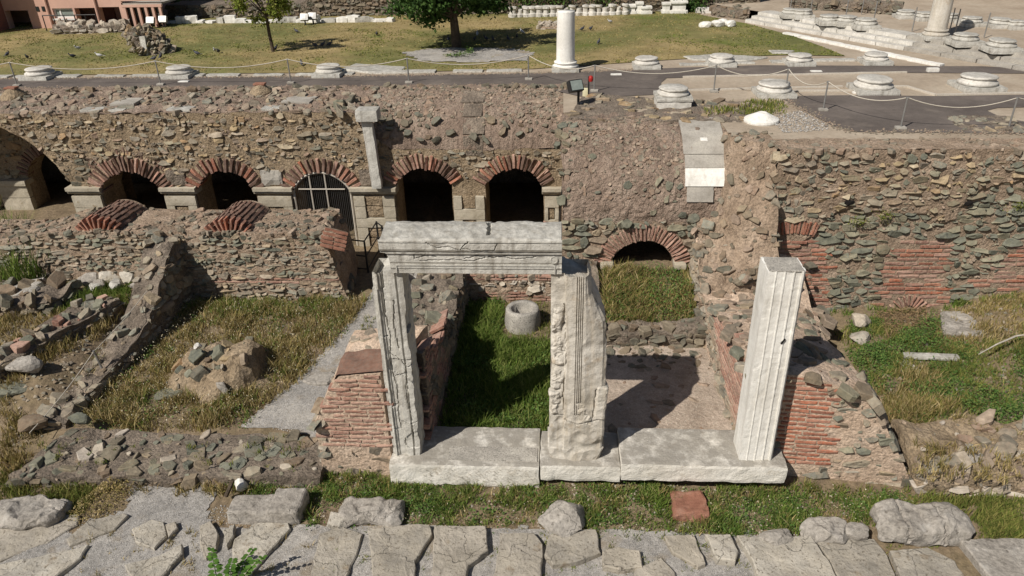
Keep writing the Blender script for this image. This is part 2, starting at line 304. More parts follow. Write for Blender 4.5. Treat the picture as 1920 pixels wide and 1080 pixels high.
def ico(sub):
    if sub not in _ICO:
        b = bmesh.new(); bmesh.ops.create_icosphere(b, subdivisions=sub, radius=1.0); b.verts.ensure_lookup_table()
        _ICO[sub] = ([v.co.copy() for v in b.verts], [tuple(v.index for v in f.verts) for f in b.faces]); b.free()
    return _ICO[sub]
def rock(c, size, seed=0, sub=3, rz=0.0, planes=13, rough=.05):
    """angular boulder: sphere cut by random planes, roughened; base sits at c.z"""
    rr = random.Random(seed); V0, Fc = ico(sub); pl = []
    for _ in range(planes):
        d = Vector((rr.gauss(0, 1), rr.gauss(0, 1), rr.gauss(0, 1))).normalized(); pl.append((d, rr.uniform(.5, .86)))
    pl += [(Vector((0, 0, 1)), .78), (Vector((0, 0, -1)), .8)]
    V = []; R = Matrix.Rotation(rz, 3, 'Z'); c = Vector(c)
    for d in V0:
        r = 1.0
        for nn, h in pl:
            k = d.dot(nn)
            if k > 1e-3: r = min(r, h / k)
        r *= 1 + rough * noise.noise(d * 3.1 + Vector((seed, seed * .7, 0))) + rough * .5 * noise.noise(d * 8 + Vector((seed, 0, 3)))
        p = d * r; V.append(c + R @ Vector((p.x * size[0] / 1.4, p.y * size[1] / 1.4, (p.z + .7) * size[2] / 1.45)))
    return V, Fc
def polyslab(pts, th, ztop, res=.16, seed=0, rim=.025, amp=.012, rag=.02):
    """flagstone from a world outline: ragged rim, worn uneven top"""
    P = []
    for a, b in zip(pts, pts[1:] + pts[:1]):
        n = max(1, int((Vector(b[:2]) - Vector(a[:2])).length / res))
        for i in range(n): P.append(Vector((lerp(a[0], b[0], i / n), lerp(a[1], b[1], i / n))))
    P = [p + Vector((nz(p.x, p.y, seed, 6), nz(p.x, p.y, seed + 9, 6))) * rag + Vector((nz(p.x, p.y, seed, 17), nz(p.x, p.y, seed + 9, 17))) * rag * .5 for p in P]
    c = sum(P, Vector((0, 0))) / len(P); n = len(P); V = []; Fc = []
    zt = ztop if callable(ztop) else (lambda x, y: ztop)
    for f, dz in ((1.0, -th), (1.0, -rim), (.0, 0), (.75, 0), (.5, 0), (.25, 0)):
        for p in P:
            if f == 0.0: q = p + (c - p).normalized() * rim
            else: q = c + (p - c) * f
            V.append(Vector((q.x, q.y, zt(q.x, q.y) + dz + (amp * (nz(q.x, q.y, seed, 4) + .6 * nz(q.x, q.y, seed, 11)) if dz > -th else 0))))
    V.append(Vector((c.x, c.y, zt(c.x, c.y) + amp * nz(c.x, c.y, seed, 4))))
    for r in range(5):
        for i in range(n): Fc.append((r * n + i, r * n + (i + 1) % n, (r + 1) * n + (i + 1) % n, (r + 1) * n + i))
    for i in range(n): Fc.append((5 * n + i, 5 * n + (i + 1) % n, 6 * n))
    a = sum(P[i].x * P[(i + 1) % n].y - P[(i + 1) % n].x * P[i].y for i in range(n))
    if a < 0: Fc = [f[::-1] for f in Fc]
    return V, Fc
def sweep(prof, segs, place, close=True):
    """profile points swept over parameter list segs; place(a, b, t) -> world"""
    n = len(prof); V = []; Fc = []
    for t in segs:
        for a, b in prof: V.append(Vector(place(a, b, t)))
    for s in range(len(segs) - 1):
        for i in range(n if close else n - 1):
            j = (i + 1) % n; Fc.append((s * n + i, s * n + j, (s + 1) * n + j, (s + 1) * n + i))
    if close: Fc.append(tuple(range(n))[::-1]); Fc.append(tuple((len(segs) - 1) * n + i for i in range(n)))
    return V, Fc
def refine(prof, res):
    o = []
    for a, b in zip(prof, prof[1:] + prof[:1]):
        n = max(1, int(math.hypot(b[0] - a[0], b[1] - a[1]) / res))
        for i in range(n): o.append((lerp(a[0], b[0], i / n), lerp(a[1], b[1], i / n)))
    return o
def segd(p, a, b):
    ax, ay = b[0] - a[0], b[1] - a[1]; L2 = ax * ax + ay * ay; t = max(0, min(1, ((p[0] - a[0]) * ax + (p[1] - a[1]) * ay) / L2)) if L2 else 0
    return math.hypot(p[0] - a[0] - t * ax, p[1] - a[1] - t * ay)

# ------------------------------------------------------------------ masonry: pools of shared stone and brick meshes
POOL = {}
def stone_shape(seed, n, shape):
    rr = random.Random(seed); P = []; n = 5 + seed % 4
    for i in range(n):
        q = 2 * math.pi * (i + rr.uniform(-.34, .34)) / n + rr.uniform(.3, .9)
        c, s = math.cos(q), math.sin(q); k = 1 / (abs(c) ** 3.4 + abs(s) ** 3.4) ** (1 / 3.4)
        k *= rr.uniform(.74, 1.08)
        P.append((.53 * c * k, .53 * s * k))
    tx, ty = rr.uniform(-.4, .4), rr.uniform(-.45, .3)
    V = [Vector((x, y, -.5)) for x, y in P]
    V += [Vector((x, y, .36 + tx * x + ty * y + rr.uniform(-.12, .06))) for x, y in P]
    V += [Vector((x * rr.uniform(.84, .95), y * rr.uniform(.8, .94), .45 + tx * x + ty * y + rr.uniform(-.06, .06))) for x, y in P]
    V.append(Vector((rr.uniform(-.2, .2), rr.uniform(-.2, .2), .46 + rr.uniform(-.08, .05))))
    Fc = []
    for r in range(2):
        for i in range(n): Fc.append((r * n + i, r * n + (i + 1) % n, (r + 1) * n + (i + 1) % n, (r + 1) * n + i))
    for i in range(n): Fc.append((2 * n + i, 2 * n + (i + 1) % n, 3 * n))
    return V, Fc
def brick_shape(seed):
    rr = random.Random(seed + 500); j = lambda a: rr.uniform(-a, a)
    V = [Vector((x * .5 + j(.012), y * .5 + j(.05), -.5)) for x, y in ((-1, -1), (1, -1), (1, 1), (-1, 1))]
    V += [Vector((x * .5 + j(.015), y * .5 + j(.06), .42 + j(.03))) for x, y in ((-1, -1), (0, -1), (1, -1), (1, 1), (0, 1), (-1, 1))]
    V += [Vector((x * .47 + j(.015), y * .38 + j(.05), .5 + j(.05))) for x, y in ((-1, -1), (0, -1), (1, -1), (1, 1), (0, 1), (-1, 1))]
    Fc = [(0, 1, 6, 5, 4), (1, 2, 7, 6), (2, 3, 9, 8, 7), (3, 0, 4, 9)]
    for i in range(6): Fc.append((4 + i, 4 + (i + 1) % 6, 10 + (i + 1) % 6, 10 + i))
    Fc += [(10, 11, 14, 15), (11, 12, 13, 14)]
    return V, Fc
def pool(kind, m):
    k = (kind, m)
    if k not in POOL:
        L = []
        for s in range(24):
            V, Fc = (brick_shape(s) if kind == 'brick' else stone_shape(s * 3 + 1, 7 + s % 3, kind))
            L.append((V, Fc, me(kind, V, Fc, m)))
        POOL[k] = L
    return POOL[k]
class Masonry:
    """collects stones / bricks of one thing; the largest in view become parts, the rest one joined part"""
    def __init__(s, root): s.root = root; s.P = []
    def put(s, kind, m, c, ax, ay, an, w, h, d):
        M3 = Matrix((ax * w, ay * h, an * d)).transposed(); s.P.append((kind, m, Vector(c), M3, random.randrange(24), max(w, h) * math.sqrt(min(w, h)) / (Vector(c) - CAM).length, s.root))
    def flush(s, limit=300, sub=None):
        by = {}
        for p in s.P: by.setdefault(p[0], []).append(p)
        for kind, L in by.items():
            L.sort(key=lambda p: -p[5]); rest = {}
            for i, (kd, m, c, M3, k, _, root) in enumerate(L):
                V, Fc, d = pool(kd, m)[k]
                if i < limit:
                    o = bpy.data.objects.new(kd, d); COL.objects.link(o); o.parent = root
                    M4 = M3.to_4x4(); M4.translation = c - wloc(root); o.matrix_local = M4
                else:
                    b = rest.setdefault(m, MB()); b.add([c + M3 @ v for v in V], Fc)
            for m, b in rest.items(): b.out('small_' + kind + 's', m, s.root, kind='stuff')
        s.P = []
def frame(p0, p1):
    """axes of a vertical face seen from outside with p0 left, p1 right"""
    ax = Vector((p1[0] - p0[0], p1[1] - p0[1], 0)); L = ax.length; ax.normalize(); up = Vector((0, 0, 1)); return ax, up, ax.cross(up), L
def face_stones(ms, p0, p1, zb, zt, m='rubble', hs=(.08, .19), asp=(1.1, 2.8), keep=.92, proud=(.0, .035), reg=None, gap=.012, brickm='brick', bat=None, dep=.16, blen=(.24, .38), course=.083, bth=.046, bkeep=.985, tilt=.14, chips=26):
    """coursed rubble and/or brickwork on the vertical face p0->p1. reg(px, py) -> material name, 'brick', or None to leave bare"""
    ax, up, nn, L = frame(p0, p1); o = Vector((p0[0], p0[1], 0)); Y = (lambda u, z: 0.0) if bat is None else bat
    ztf = zt if callable(zt) else (lambda u: zt); zbf = zb if callable(zb) else (lambda u: zb)
    zmax = max(ztf(L * i / 40) for i in range(41)); zmin = min(zbf(L * i / 40) for i in range(41)); z = zmin
    while z < zmax:
        h = U(*hs); u = -U(0, .2)
        while u < L:
            wd = h * U(*asp) * random.choice((.6, .85, 1, 1, 1.25)); uc = u + wd / 2; zc = z + h / 2 + U(-.035, .035) + .05 * nz(uc, z, 1.7, .8)
            hh = h * random.choice((.55, .75, .9, 1.0, 1.15, 1.35))
            if 0.02 < uc < L - .02 and zbf(uc) < zc - .3 * hh and zc + hh * .35 < ztf(uc) and random.random() < keep:
                c = o + ax * uc + up * zc + nn * Y(uc, zc); k = m
                if reg: k = reg(*pr(c))
                if k and k != 'brick':
                    a = U(-tilt, tilt); ta = ax * math.cos(a) + up * math.sin(a); tu = up * math.cos(a) - ax * math.sin(a)
                    b = U(-.12, .12); n2 = (nn + ta * b + tu * U(-.15, .2)).normalized(); ta = (ta - n2 * ta.dot(n2)).normalized(); tu = n2.cross(ta)
                    pd = U(*proud) + random.choice((-.02, -.008, 0, 0, .012))
                    ms.put('stone', k, c + nn * (pd - dep * .36), ta, tu, n2, max(.04, wd * 1.04 - gap), max(.03, hh * 1.04 - gap), dep)
            u += wd
        z += h * .98
    if chips:
        for _ in range(int(L * max(.1, zmax - zmin) * chips)):
            uc = U(0, L); zc = U(zmin, zmax)
            if zbf(uc) < zc < ztf(uc) - .02:
                c = o + ax * uc + up * zc + nn * Y(uc, zc); k = reg(*pr(c)) if reg else m
                if k and k != 'brick':
                    a = U(-.6, .6); ta = ax * math.cos(a) + up * math.sin(a); tu = up * math.cos(a) - ax * math.sin(a); w_ = U(.035, .085)
                    ms.put('stone', random.choice((k, 'aggregate')), c + nn * (U(-.005, .03) - .03), ta, tu, nn, w_, w_ * U(.4, .9), .08)
    if reg or m == 'brick':
        z = zmin + .02; row = 0
        while z < zmax:
            u = -U(0, .3); row += 1
            while u < L:
                wd = U(*blen); uc = u + wd / 2; zc = z + .012 * nz(uc, z, 3, 2.0)
                if 0.0 < uc < L and zbf(uc) < zc and zc + .02 < ztf(uc) and random.random() < bkeep:
                    c = o + ax * uc + up * zc + nn * Y(uc, zc)
                    if (reg(*pr(c)) if reg else 'brick') == 'brick':
                        a = U(-.02, .02); ta = ax * math.cos(a) + up * math.sin(a); tu = up * math.cos(a) - ax * math.sin(a)
                        ms.put('brick', random.choice(brickm) if isinstance(brickm, tuple) else brickm, c + nn * (U(-.002, .01) - .07), ta, tu, nn, wd - .018, bth * U(.88, 1.1), .16)
                u += wd
            z += course
def top_stones(ms, P, zf, size=(.1, .26), keep=.6, m='rubble', flat=.5, sink=.35, reg=None, inside=None, dens=1.3):
    """rubble lying in the top of a mass: jittered grid over the XY box P=(x0,x1,y0,y1)"""
    st = (size[0] + size[1]) * .45; x0, x1, y0, y1 = P; y = y0; r = 0
    while y < y1:
        x = x0 + (st * .5 if r % 2 else 0); r += 1
        while x < x1:
            xx = x + U(-.35, .35) * st; yy = y + U(-.35, .35) * st
            if random.random() < keep * min(1.1, max(.15, .85 + dens * nz(xx, yy, 3.3, 1.1))) and (inside is None or inside(xx, yy)):
                z = zf(xx, yy); e = .05; n = Vector((-(zf(xx + e, yy) - zf(xx - e, yy)) / (2 * e), -(zf(xx, yy + e) - zf(xx, yy - e)) / (2 * e), 1)).normalized()
                n = (n + Vector((U(-.2, .2), U(-.2, .2), 0))).normalized(); k = m
                if reg: k = reg(*pr((xx, yy, z)))
                if k:
                    q = U(0, 6.28); t = Vector((math.cos(q), math.sin(q), 0)); t = (t - n * t.dot(n)).normalized(); b = n.cross(t)
                    w = lerp(size[0] * .6, size[1] * 1.1, random.random() ** 1.5); h = w * U(.4, .95); d = w * flat
                    ms.put('stone', k, Vector((xx, yy, z)) + n * d * (.40 - sink * .75 - .46), t, b, n, w, h, d)
            x += st
        y += st * .87
def arch_bricks(ms, cx, Y0, cz, r0, r1, a0, a1, n, root=None, m='brick', depth=.3, proud=.02, th=None, nrm=Vector((0, -1, 0)), axx=Vector((1, 0, 0)), jit=.02):
    """radial voussoir bricks of an arch standing in the plane Y0"""
    old = ms.root
    if root is not None: ms.root = root
    for i in range(n):
        a = lerp(a0, a1, (i + .5) / n) + U(-.012, .012); rad = axx * math.cos(a) + Vector((0, 0, 1)) * math.sin(a)
        rm = (r0 + r1) / 2 + U(-jit, jit); t = (th or abs(a1 - a0) * r0 / n * .74) * U(.85, 1.1)
        base = Vector((cx, Y0, cz)) if not isinstance(cx, Vector) else cx
        c = base + rad * rm + nrm * (proud + U(-.012, .012) - depth / 2)
        ms.put('brick', random.choice(m) if isinstance(m, tuple) else m, c, rad, nrm.cross(rad), nrm, (r1 - r0) * U(.92, 1.05), t, depth)
    ms.root = old
def mass(root, P, zf, zb, m, res=.12, amp=.04, name='core', ns=3.0, side=None):
    """solid lump of wall: quad footprint P (front-left, front-right, back-right, back-left), top zf(x,y), roughened"""
    P = [Vector((p[0], p[1])) for p in P]
    L = max((P[1] - P[0]).length, (P[2] - P[3]).length); D = max((P[3] - P[0]).length, (P[2] - P[1]).length); H = 1.0
    nu = max(3, int(L / res)); nv = max(3, int(D / res)); nw = max(3, int(1.4 / res)); b = MB()
    def xy(u, v): return (P[0] * (1 - u) + P[1] * u) * (1 - v) + (P[3] * (1 - u) + P[2] * u) * v
    def rough(p, k=1.0):
        return p + noise.noise_vector(p * ns) * amp * k + noise.noise_vector(p * ns * 3.1) * amp * .5 * k
    def top(u, v):
        q = xy(u, v); return rough(Vector((q.x, q.y, zf(q.x, q.y))))
    b.add(*grid(nu, nv, top))
    def sidef(f, n):
        def fn(s, t):
            q = f(s); z1 = zf(q.x, q.y); return rough(Vector((q.x, q.y, lerp(zb, z1, t))))
        b.add(*grid(n, nw, fn))
    sidef(lambda s: xy(s, 0), nu); sidef(lambda s: xy(1, s), nv); sidef(lambda s: xy(1 - s, 1), nu); sidef(lambda s: xy(0, 1 - s), nv)
    return b.out(name, m, root)
# ------------------------------------------------------------------ vegetation helpers
def world_poly(px, z): return [tuple(g(x, y, z)[:2]) for x, y in px]
def sample(poly, n, edge=0.0, patchy=0.0):
    xs = [p[0] for p in poly]; ys = [p[1] for p in poly]; out = []
    k = 0
    while k < n * (12 if not patchy else 3) and len(out) < n:
        k += 1; x = U(min(xs), max(xs)); y = U(min(ys), max(ys))
        if inpoly(x + U(-edge, edge), y + U(-edge, edge), poly) and (not patchy or random.random() < .55 + patchy * (nz(x, y, 9.3, 1.4) + .7 * nz(x, y, 2.3, 4.1))): out.append((x, y))
    return out
def area(poly): return abs(sum(a[0] * b[1] - b[0] * a[1] for a, b in zip(poly, poly[1:] + poly[:1]))) / 2
def blades(name, pts, zf, m, h=(.08, .2), w=.012, root=None, label=None, cat=None, lean=.5, clump=None):
    if not pts: return
    N = len(pts); B = np.array([(x, y, zf(x, y) - .015) for x, y in pts]); q = RNG.uniform(0, 2 * np.pi, N); H = RNG.uniform(h[0], h[1], N)
    if clump: H *= np.array([max(.25, 1 + clump * nz(x, y, 4.2, 1.6)) for x, y in pts])
    W = w * RNG.uniform(.6, 1.4, N); ln = RNG.uniform(.1, lean, N) * H; q2 = RNG.uniform(0, 2 * np.pi, N)
    side = np.stack([np.cos(q), np.sin(q), 0 * q], 1) * W[:, None] / 2; le = np.stack([np.cos(q2), np.sin(q2), 0 * q], 1)
    up = np.array([0, 0, 1.0])
    mid = B + up * (H * .55)[:, None] + le * (ln * .35)[:, None]; tip = B + up * H[:, None] * .96 + le * ln[:, None]
    V = np.stack([B - side, B + side, mid + side * .8, mid - side * .8, tip], 1)
    # quads as two triangles so that all faces have three corners
    return npmesh(name, V, 5, [(0, 1, 2), (0, 2, 3), (3, 2, 4)], m, root, 'stuff', label, cat)
def leaves(name, C, size, m, root=None, label=None, cat=None, kind='stuff', flat=.0, aspect=.55):
    C = np.array(C); N = len(C); a = RNG.normal(size=(N, 3)); a[:, 2] *= (1 - flat); a /= np.linalg.norm(a, axis=1)[:, None]
    r = RNG.normal(size=(N, 3)); r[:, 2] *= (1 - flat); b = np.cross(a, r); b /= np.linalg.norm(b, axis=1)[:, None]
    if flat: b = np.cross(np.array([[0, 0, 1.0]]) + RNG.normal(size=(N, 3)) * .45, a); b /= np.linalg.norm(b, axis=1)[:, None]
    s = size * RNG.uniform(.6, 1.35, N)[:, None]; n = np.cross(a, b)
    V = np.stack([C - a * s * .5, C + b * s * aspect * .5 + n * s * .08, C + a * s * .5, C - b * s * aspect * .5 + n * s * .08], 1)
    return npmesh(name, V, 4, [(0, 1, 2), (0, 2, 3)], m, root, kind, label, cat)
def cover(name, poly, zf, n, hgt, size, m, label, cat, root=None, lump=2.0):
    C = []
    for x, y in sample(poly, n, .1):
        k = max(0.12, .55 + 1.1 * nz(x, y, 2.2, lump)); C.append((x, y, zf(x, y) + hgt * k * U(.0, 1.0) ** .7))
    return leaves(name, C, size, m, root, label, cat, flat=.35)

def tufts(name, poly, n, zf, m, h, label, per=22, rad=.07, w=.012, patchy=.9):
    P = []
    for x, y in sample(poly, n, .05, patchy):
        k = U(.5, 1.3)
        P += [(x + random.gauss(0, rad * k * .6), y + random.gauss(0, rad * k * .6)) for _ in range(int(per * k))]
    return blades(name, P, zf, m, h, w, None, label, 'grass', 1.1, .9)
def plant(name, C, size, m, label, cat, group=None, **kw):
    c = np.array(C); t = thing(name, (float(c[:, 0].mean()), float(c[:, 1].mean()), float(c[:, 2].min())), label, cat, group); leaves('foliage', C, size, m, t, **kw); return t
# ================================================================== SETTING
PZ = 3.72
def gz(x, y):
    z = -.06 + .05 * nz(x, y, 0, .6) + .02 * nz(x, y, 5, 2.5)
    if x < -3.6: z += .12 * sm((y - 9.3) / .6)
    z += .4 * sm((-8.7 - x) / .9) * sm((y - 9.6) / 1.2)
    if x > 4.6: z += .30 * sm((x - 5.0) / 1.2) * sm((y - 9.3) / 1.2) + .38 * sm((x - 7.4) / 2) * sm((y - 11) / 2)
    a = sm((x + 2.35) / .1) * (1 - sm((x - .5) / .1)) * sm((y - 9.45) / .1); z = lerp(z, .2 + .03 * nz(x, y, 3, 1.5), a)
    b = sm((x - .5) / .1) * (1 - sm((x - 3.3) / .1)) * sm((y - 9.45) / .1)
    zr = .34 + .02 * nz(x, y, 3, 2.0); zr = lerp(zr, .62 + .3 * sm((y - 12.6) / 1.7) + .08 * nz(x, y, 7, 1.5), sm((y - 12.45) / .25)); z = lerp(z, zr, b)
    return z
def build_ground():
    b = MB(); nx, ny = 250, 130; x0, x1, y0, y1 = -21, 15, 2.5, 21
    b.add(*grid(nx, ny, lambda u, v: Vector((lerp(x0, x1, u), lerp(y0, y1, v), gz(lerp(x0, x1, u), lerp(y0, y1, v))))))
    R = 500; ring = [(-R, -R), (R, -R), (R, R), (-R, R)]; inn = [(x0, y0), (x1, y0), (x1, y1), (x0, y1)]
    b.add([(x, y, -.1) for x, y in ring + inn], [(0, 1, 5, 4), (1, 2, 6, 5), (2, 3, 7, 6), (3, 0, 4, 7)])
    b.out('ground', 'earth', kind='structure')
build_ground()
def patch(name, poly, zf, m, res=.08, lift=.006, kind='structure', rag=.06, root=None):
    xs = [p[0] for p in poly]; ys = [p[1] for p in poly]; ids = {}; V = []; Fc = []
    i0, i1, j0, j1 = int(min(xs) / res) - 1, int(max(xs) / res) + 1, int(min(ys) / res) - 1, int(max(ys) / res) + 1
    def vid(i, j):
        if (i, j) not in ids:
            x, y = i * res + U(-.25, .25) * res, j * res + U(-.25, .25) * res; ids[(i, j)] = len(V); V.append(Vector((x, y, zf(x, y) + lift)))
        return ids[(i, j)]
    for i in range(i0, i1):
        for j in range(j0, j1):
            x, y = (i + .5) * res, (j + .5) * res
            if inpoly(x + rag * nz(x, y, 1, 3), y + rag * nz(x, y, 8, 3), poly): Fc.append((vid(i, j), vid(i + 1, j), vid(i + 1, j + 1), vid(i, j + 1)))
    return part(name, V, Fc, m, root, kind=kind)
def sheet(name, poly, z, m, kind='structure'):
    V = [Vector((p[0], p[1], z)) for p in poly]; a = sum(p[0] * q[1] - q[0] * p[1] for p, q in zip(poly, poly[1:] + poly[:1]))
    o = part(name, V, [tuple(range(len(V))) if a > 0 else tuple(range(len(V)))[::-1]], m, kind=kind); return o
# upper terrace of the forum: strips behind the ruin line, out to the horizon
b = MB()
for x0, x1, yf in ((-500, -16, 18.9), (-16, .1, 19.2), (.1, 3.5, 16.3), (3.5, 4.3, 15.25), (4.3, 30, 14.6), (30, 500, 14.6)):
    b.add([(x0, yf, PZ), (x1, yf, PZ), (x1, 500, PZ), (x0, 500, PZ)], [(0, 1, 2, 3)])
b.out('terrace', 'sand', kind='structure')
WP = lambda pts, z=PZ: world_poly(pts, z)
lawn_poly = [(-60, 21.6), *WP([(0, 142), (300, 140), (600, 137), (680, 127), (760, 136), (1000, 130), (1180, 118), (1330, 108), (1480, 104), (1585, 106), (1540, 88), (1480, 66), (1400, 45), (1310, 28)]), (7.4, 36), (-60, 36)]
sheet('lawn', lawn_poly, PZ + .02, 'lawn')
sheet('asphalt_path', WP([(-500, 152), (0, 148), (600, 144), (900, 140), (1040, 137), (1190, 131), (1260, 128), (1420, 123), (1640, 124), (1840, 125), (1990, 132), (1990, 139), (1700, 137), (1500, 141), (1250, 147), (1240, 155), (1235, 178), (1100, 184), (990, 160), (600, 164), (0, 166), (-500, 172)]), PZ + .012, 'asphalt')
sheet('asphalt_apron', WP([(1458, 181), (1610, 179), (1760, 181), (1990, 177), (1990, 200), (1870, 203), (1850, 208), (1880, 222), (1990, 240), (1990, 252), (1700, 249), (1600, 248), (1560, 236), (1510, 209)]), PZ + .012, 'asphalt')
soil = WP([(755, 100), (800, 93), (880, 92), (960, 92), (1000, 100), (985, 115), (880, 119), (790, 116)])
patch('bare_soil', soil, lambda x, y: PZ + .03 + .03 * nz(x, y, 0, 2), 'gravel', .16, .006)
# lower surfaces
patch('gravel_path', world_poly([(690, 558), (705, 535), (760, 500), (800, 480), (800, 530), (700, 640), (645, 700), (612, 740), (604, 815), (452, 800), (555, 718), (640, 625)], .06), gz, 'gravel', .08, .012)
patch('gravel_path', world_poly([(250, 888), (405, 882), (398, 940), (385, 990), (560, 982), (640, 985), (900, 985), (1500, 1000), (1600, 1100), (900, 1300), (-150, 1300), (-100, 1010), (150, 1000), (235, 955)], -.03), gz, 'gravel', .08, .012)
patch('mortar_floor', [(.55, 9.5), (3.2, 9.5), (3.2, 12.45), (.55, 12.45)], gz, 'floor_mortar', .08, .01)
# ================================================================== PORTAL
def cracked(lines, wd=.012, dp=.03):
    """returns f(x, z) -> how far the face is cut back along crack lines given in (x, z)"""
    def f(x, z):
        d = 9
        for L in lines:
            for a, b in zip(L, L[1:]): d = min(d, segd((x + .012 * nz(x, z, 1, 14), z + .012 * nz(x, z, 4, 14)), a, b))
        return dp * max(0, 1 - d / wd)
    return f
# --- threshold stones
def sill(x0, x1, y0, y1, z0, z1, label, m, seed, und=.05):
    def bottom(p, hz): return p.z if p.z > -hz * .6 else p.z + und * (nz(p.x, seed, 0, 1.8) + .6 * nz(p.x, seed, 2, 5))
    V, Fc = rblock(((x0 + x1) / 2, (y0 + y1) / 2, z0), (x1 - x0, y1 - y0, z1 - z0), .055, .02, .012, 6, seed, bottom=bottom)
    return solo('threshold_block', V, Fc, m, label, 'threshold')
s1 = sill(-2.62, -.26, 8.75, 9.7, -.04, .385, 'long marble threshold block under the lintel with tooled front and worn tread', 'marble_sill', 1, .08)
V, Fc = rblock((-1.0, 9.03, .365), (1.42, .33, .035), .06, .012, .004, 6, 9)
part('tread', V, Fc, 'marble_lichen', s1)
s2 = sill(-.245, .99, 8.76, 9.6, .1, .415, 'short rough threshold block carrying the broken middle pier', 'marble_sill', 2, .05)
s3 = sill(1.0, 3.5, 8.74, 9.62, .17, .50, 'pale marble threshold slab leading to the tall fluted white pillar', 'marble_sill', 3, .02)
# tooled chisel grooves on the front of the long block
mb = MB()
for k in range(150):
    x = U(-2.1, -.32); z = U(.06, .34); mb.add([(x, 8.752, z), (x + .012, 8.738, z + .004), (x + .05, 8.742, z - .035), (x + .035, 8.752, z - .042)], [(0, 1, 2, 3)])
mb.out('tooling_marks', 'marble_sill', s1, kind='stuff')
# --- left jamb
def jamb():
    x0, x1, y0, y1, z0, z1 = -2.59, -2.14, 8.93, 9.42, .37, 3.665
    prof = [(x0, y0 + .05), (x0 + .035, y0 + .05), (x0 + .045, y0 + .01), (x0 + .075, y0 + .0), (x0 + .085, y0 + .03), (x0 + .11, y0 + .03), (x0 + .12, y0 + .05), (x0 + .235, y0 + .052), (x0 + .24, y0 + .028), (x0 + .335, y0 + .03), (x0 + .34, y0 + .055), (x0 + .36, y0 + .055), (x0 + .365, y0 + .03), (x1, y0 + .035), (x1, y1), (x0, y1)]
    prof = refine(prof, .011); segs = [z0 + (z1 - z0) * i / 300 for i in range(301)]
    cr = cracked([[(-2.44, 3.7), (-2.45, 3.0), (-2.41, 2.6), (-2.46, 2.1), (-2.40, 1.7), (-2.43, 1.1), (-2.40, .9)], [(-2.45, 2.3), (-2.3, 2.2), (-2.24, 2.05), (-2.12, 2.1)], [(-2.56, 2.62), (-2.45, 2.6)], [(-2.4, 1.9), (-2.25, 1.95)], [(-2.24, 2.05), (-2.27, 1.5), (-2.22, 1.0), (-2.24, .5)], [(-2.42, 1.05), (-2.25, 1.0), (-2.12, 1.08)], [(-2.56, 1.4), (-2.43, 1.35)], [(-2.3, 3.2), (-2.34, 2.8), (-2.3, 2.4)], [(-2.55, .92), (-2.42, .9)]], .009, .045)
    def place(a, b, z):
        front = b < y0 + .09; dy = 0
        if front: dy = cr(a, z) + .012 * max(0, nz(a, z, 2, 7)) + (.02 if nz(a, z, 0, 2.2) > .25 else 0)
        dx = 0
        if a > x1 - .02: dx = -.05 * max(0, nz(b, z, 3, 3.0)) - .03 * max(0, nz(b, z, 9, 9)) - (.05 if abs(z - 2.72) < .06 and b < y0 + .3 else 0)
        if a < x0 + .02: dx = .03 * max(0, nz(b, z, 4, 3.4))
        if z > 3.4 and a < x0 + .2: dx += .02; 
        zz = z - (.16 * sm((x0 + .16 - a) / .16) if z > z1 - .02 else 0)
        return (a + dx + .004 * nz(a, z, b, 9), b + dy + .004 * nz(a, z, b, 12), zz)
    V, Fc = sweep(prof, segs, place)
    return solo('door_jamb', V, Fc, 'marble_weathered', 'moulded left door jamb of cracked marble beside red brick wall end', 'door jamb')
jamb()
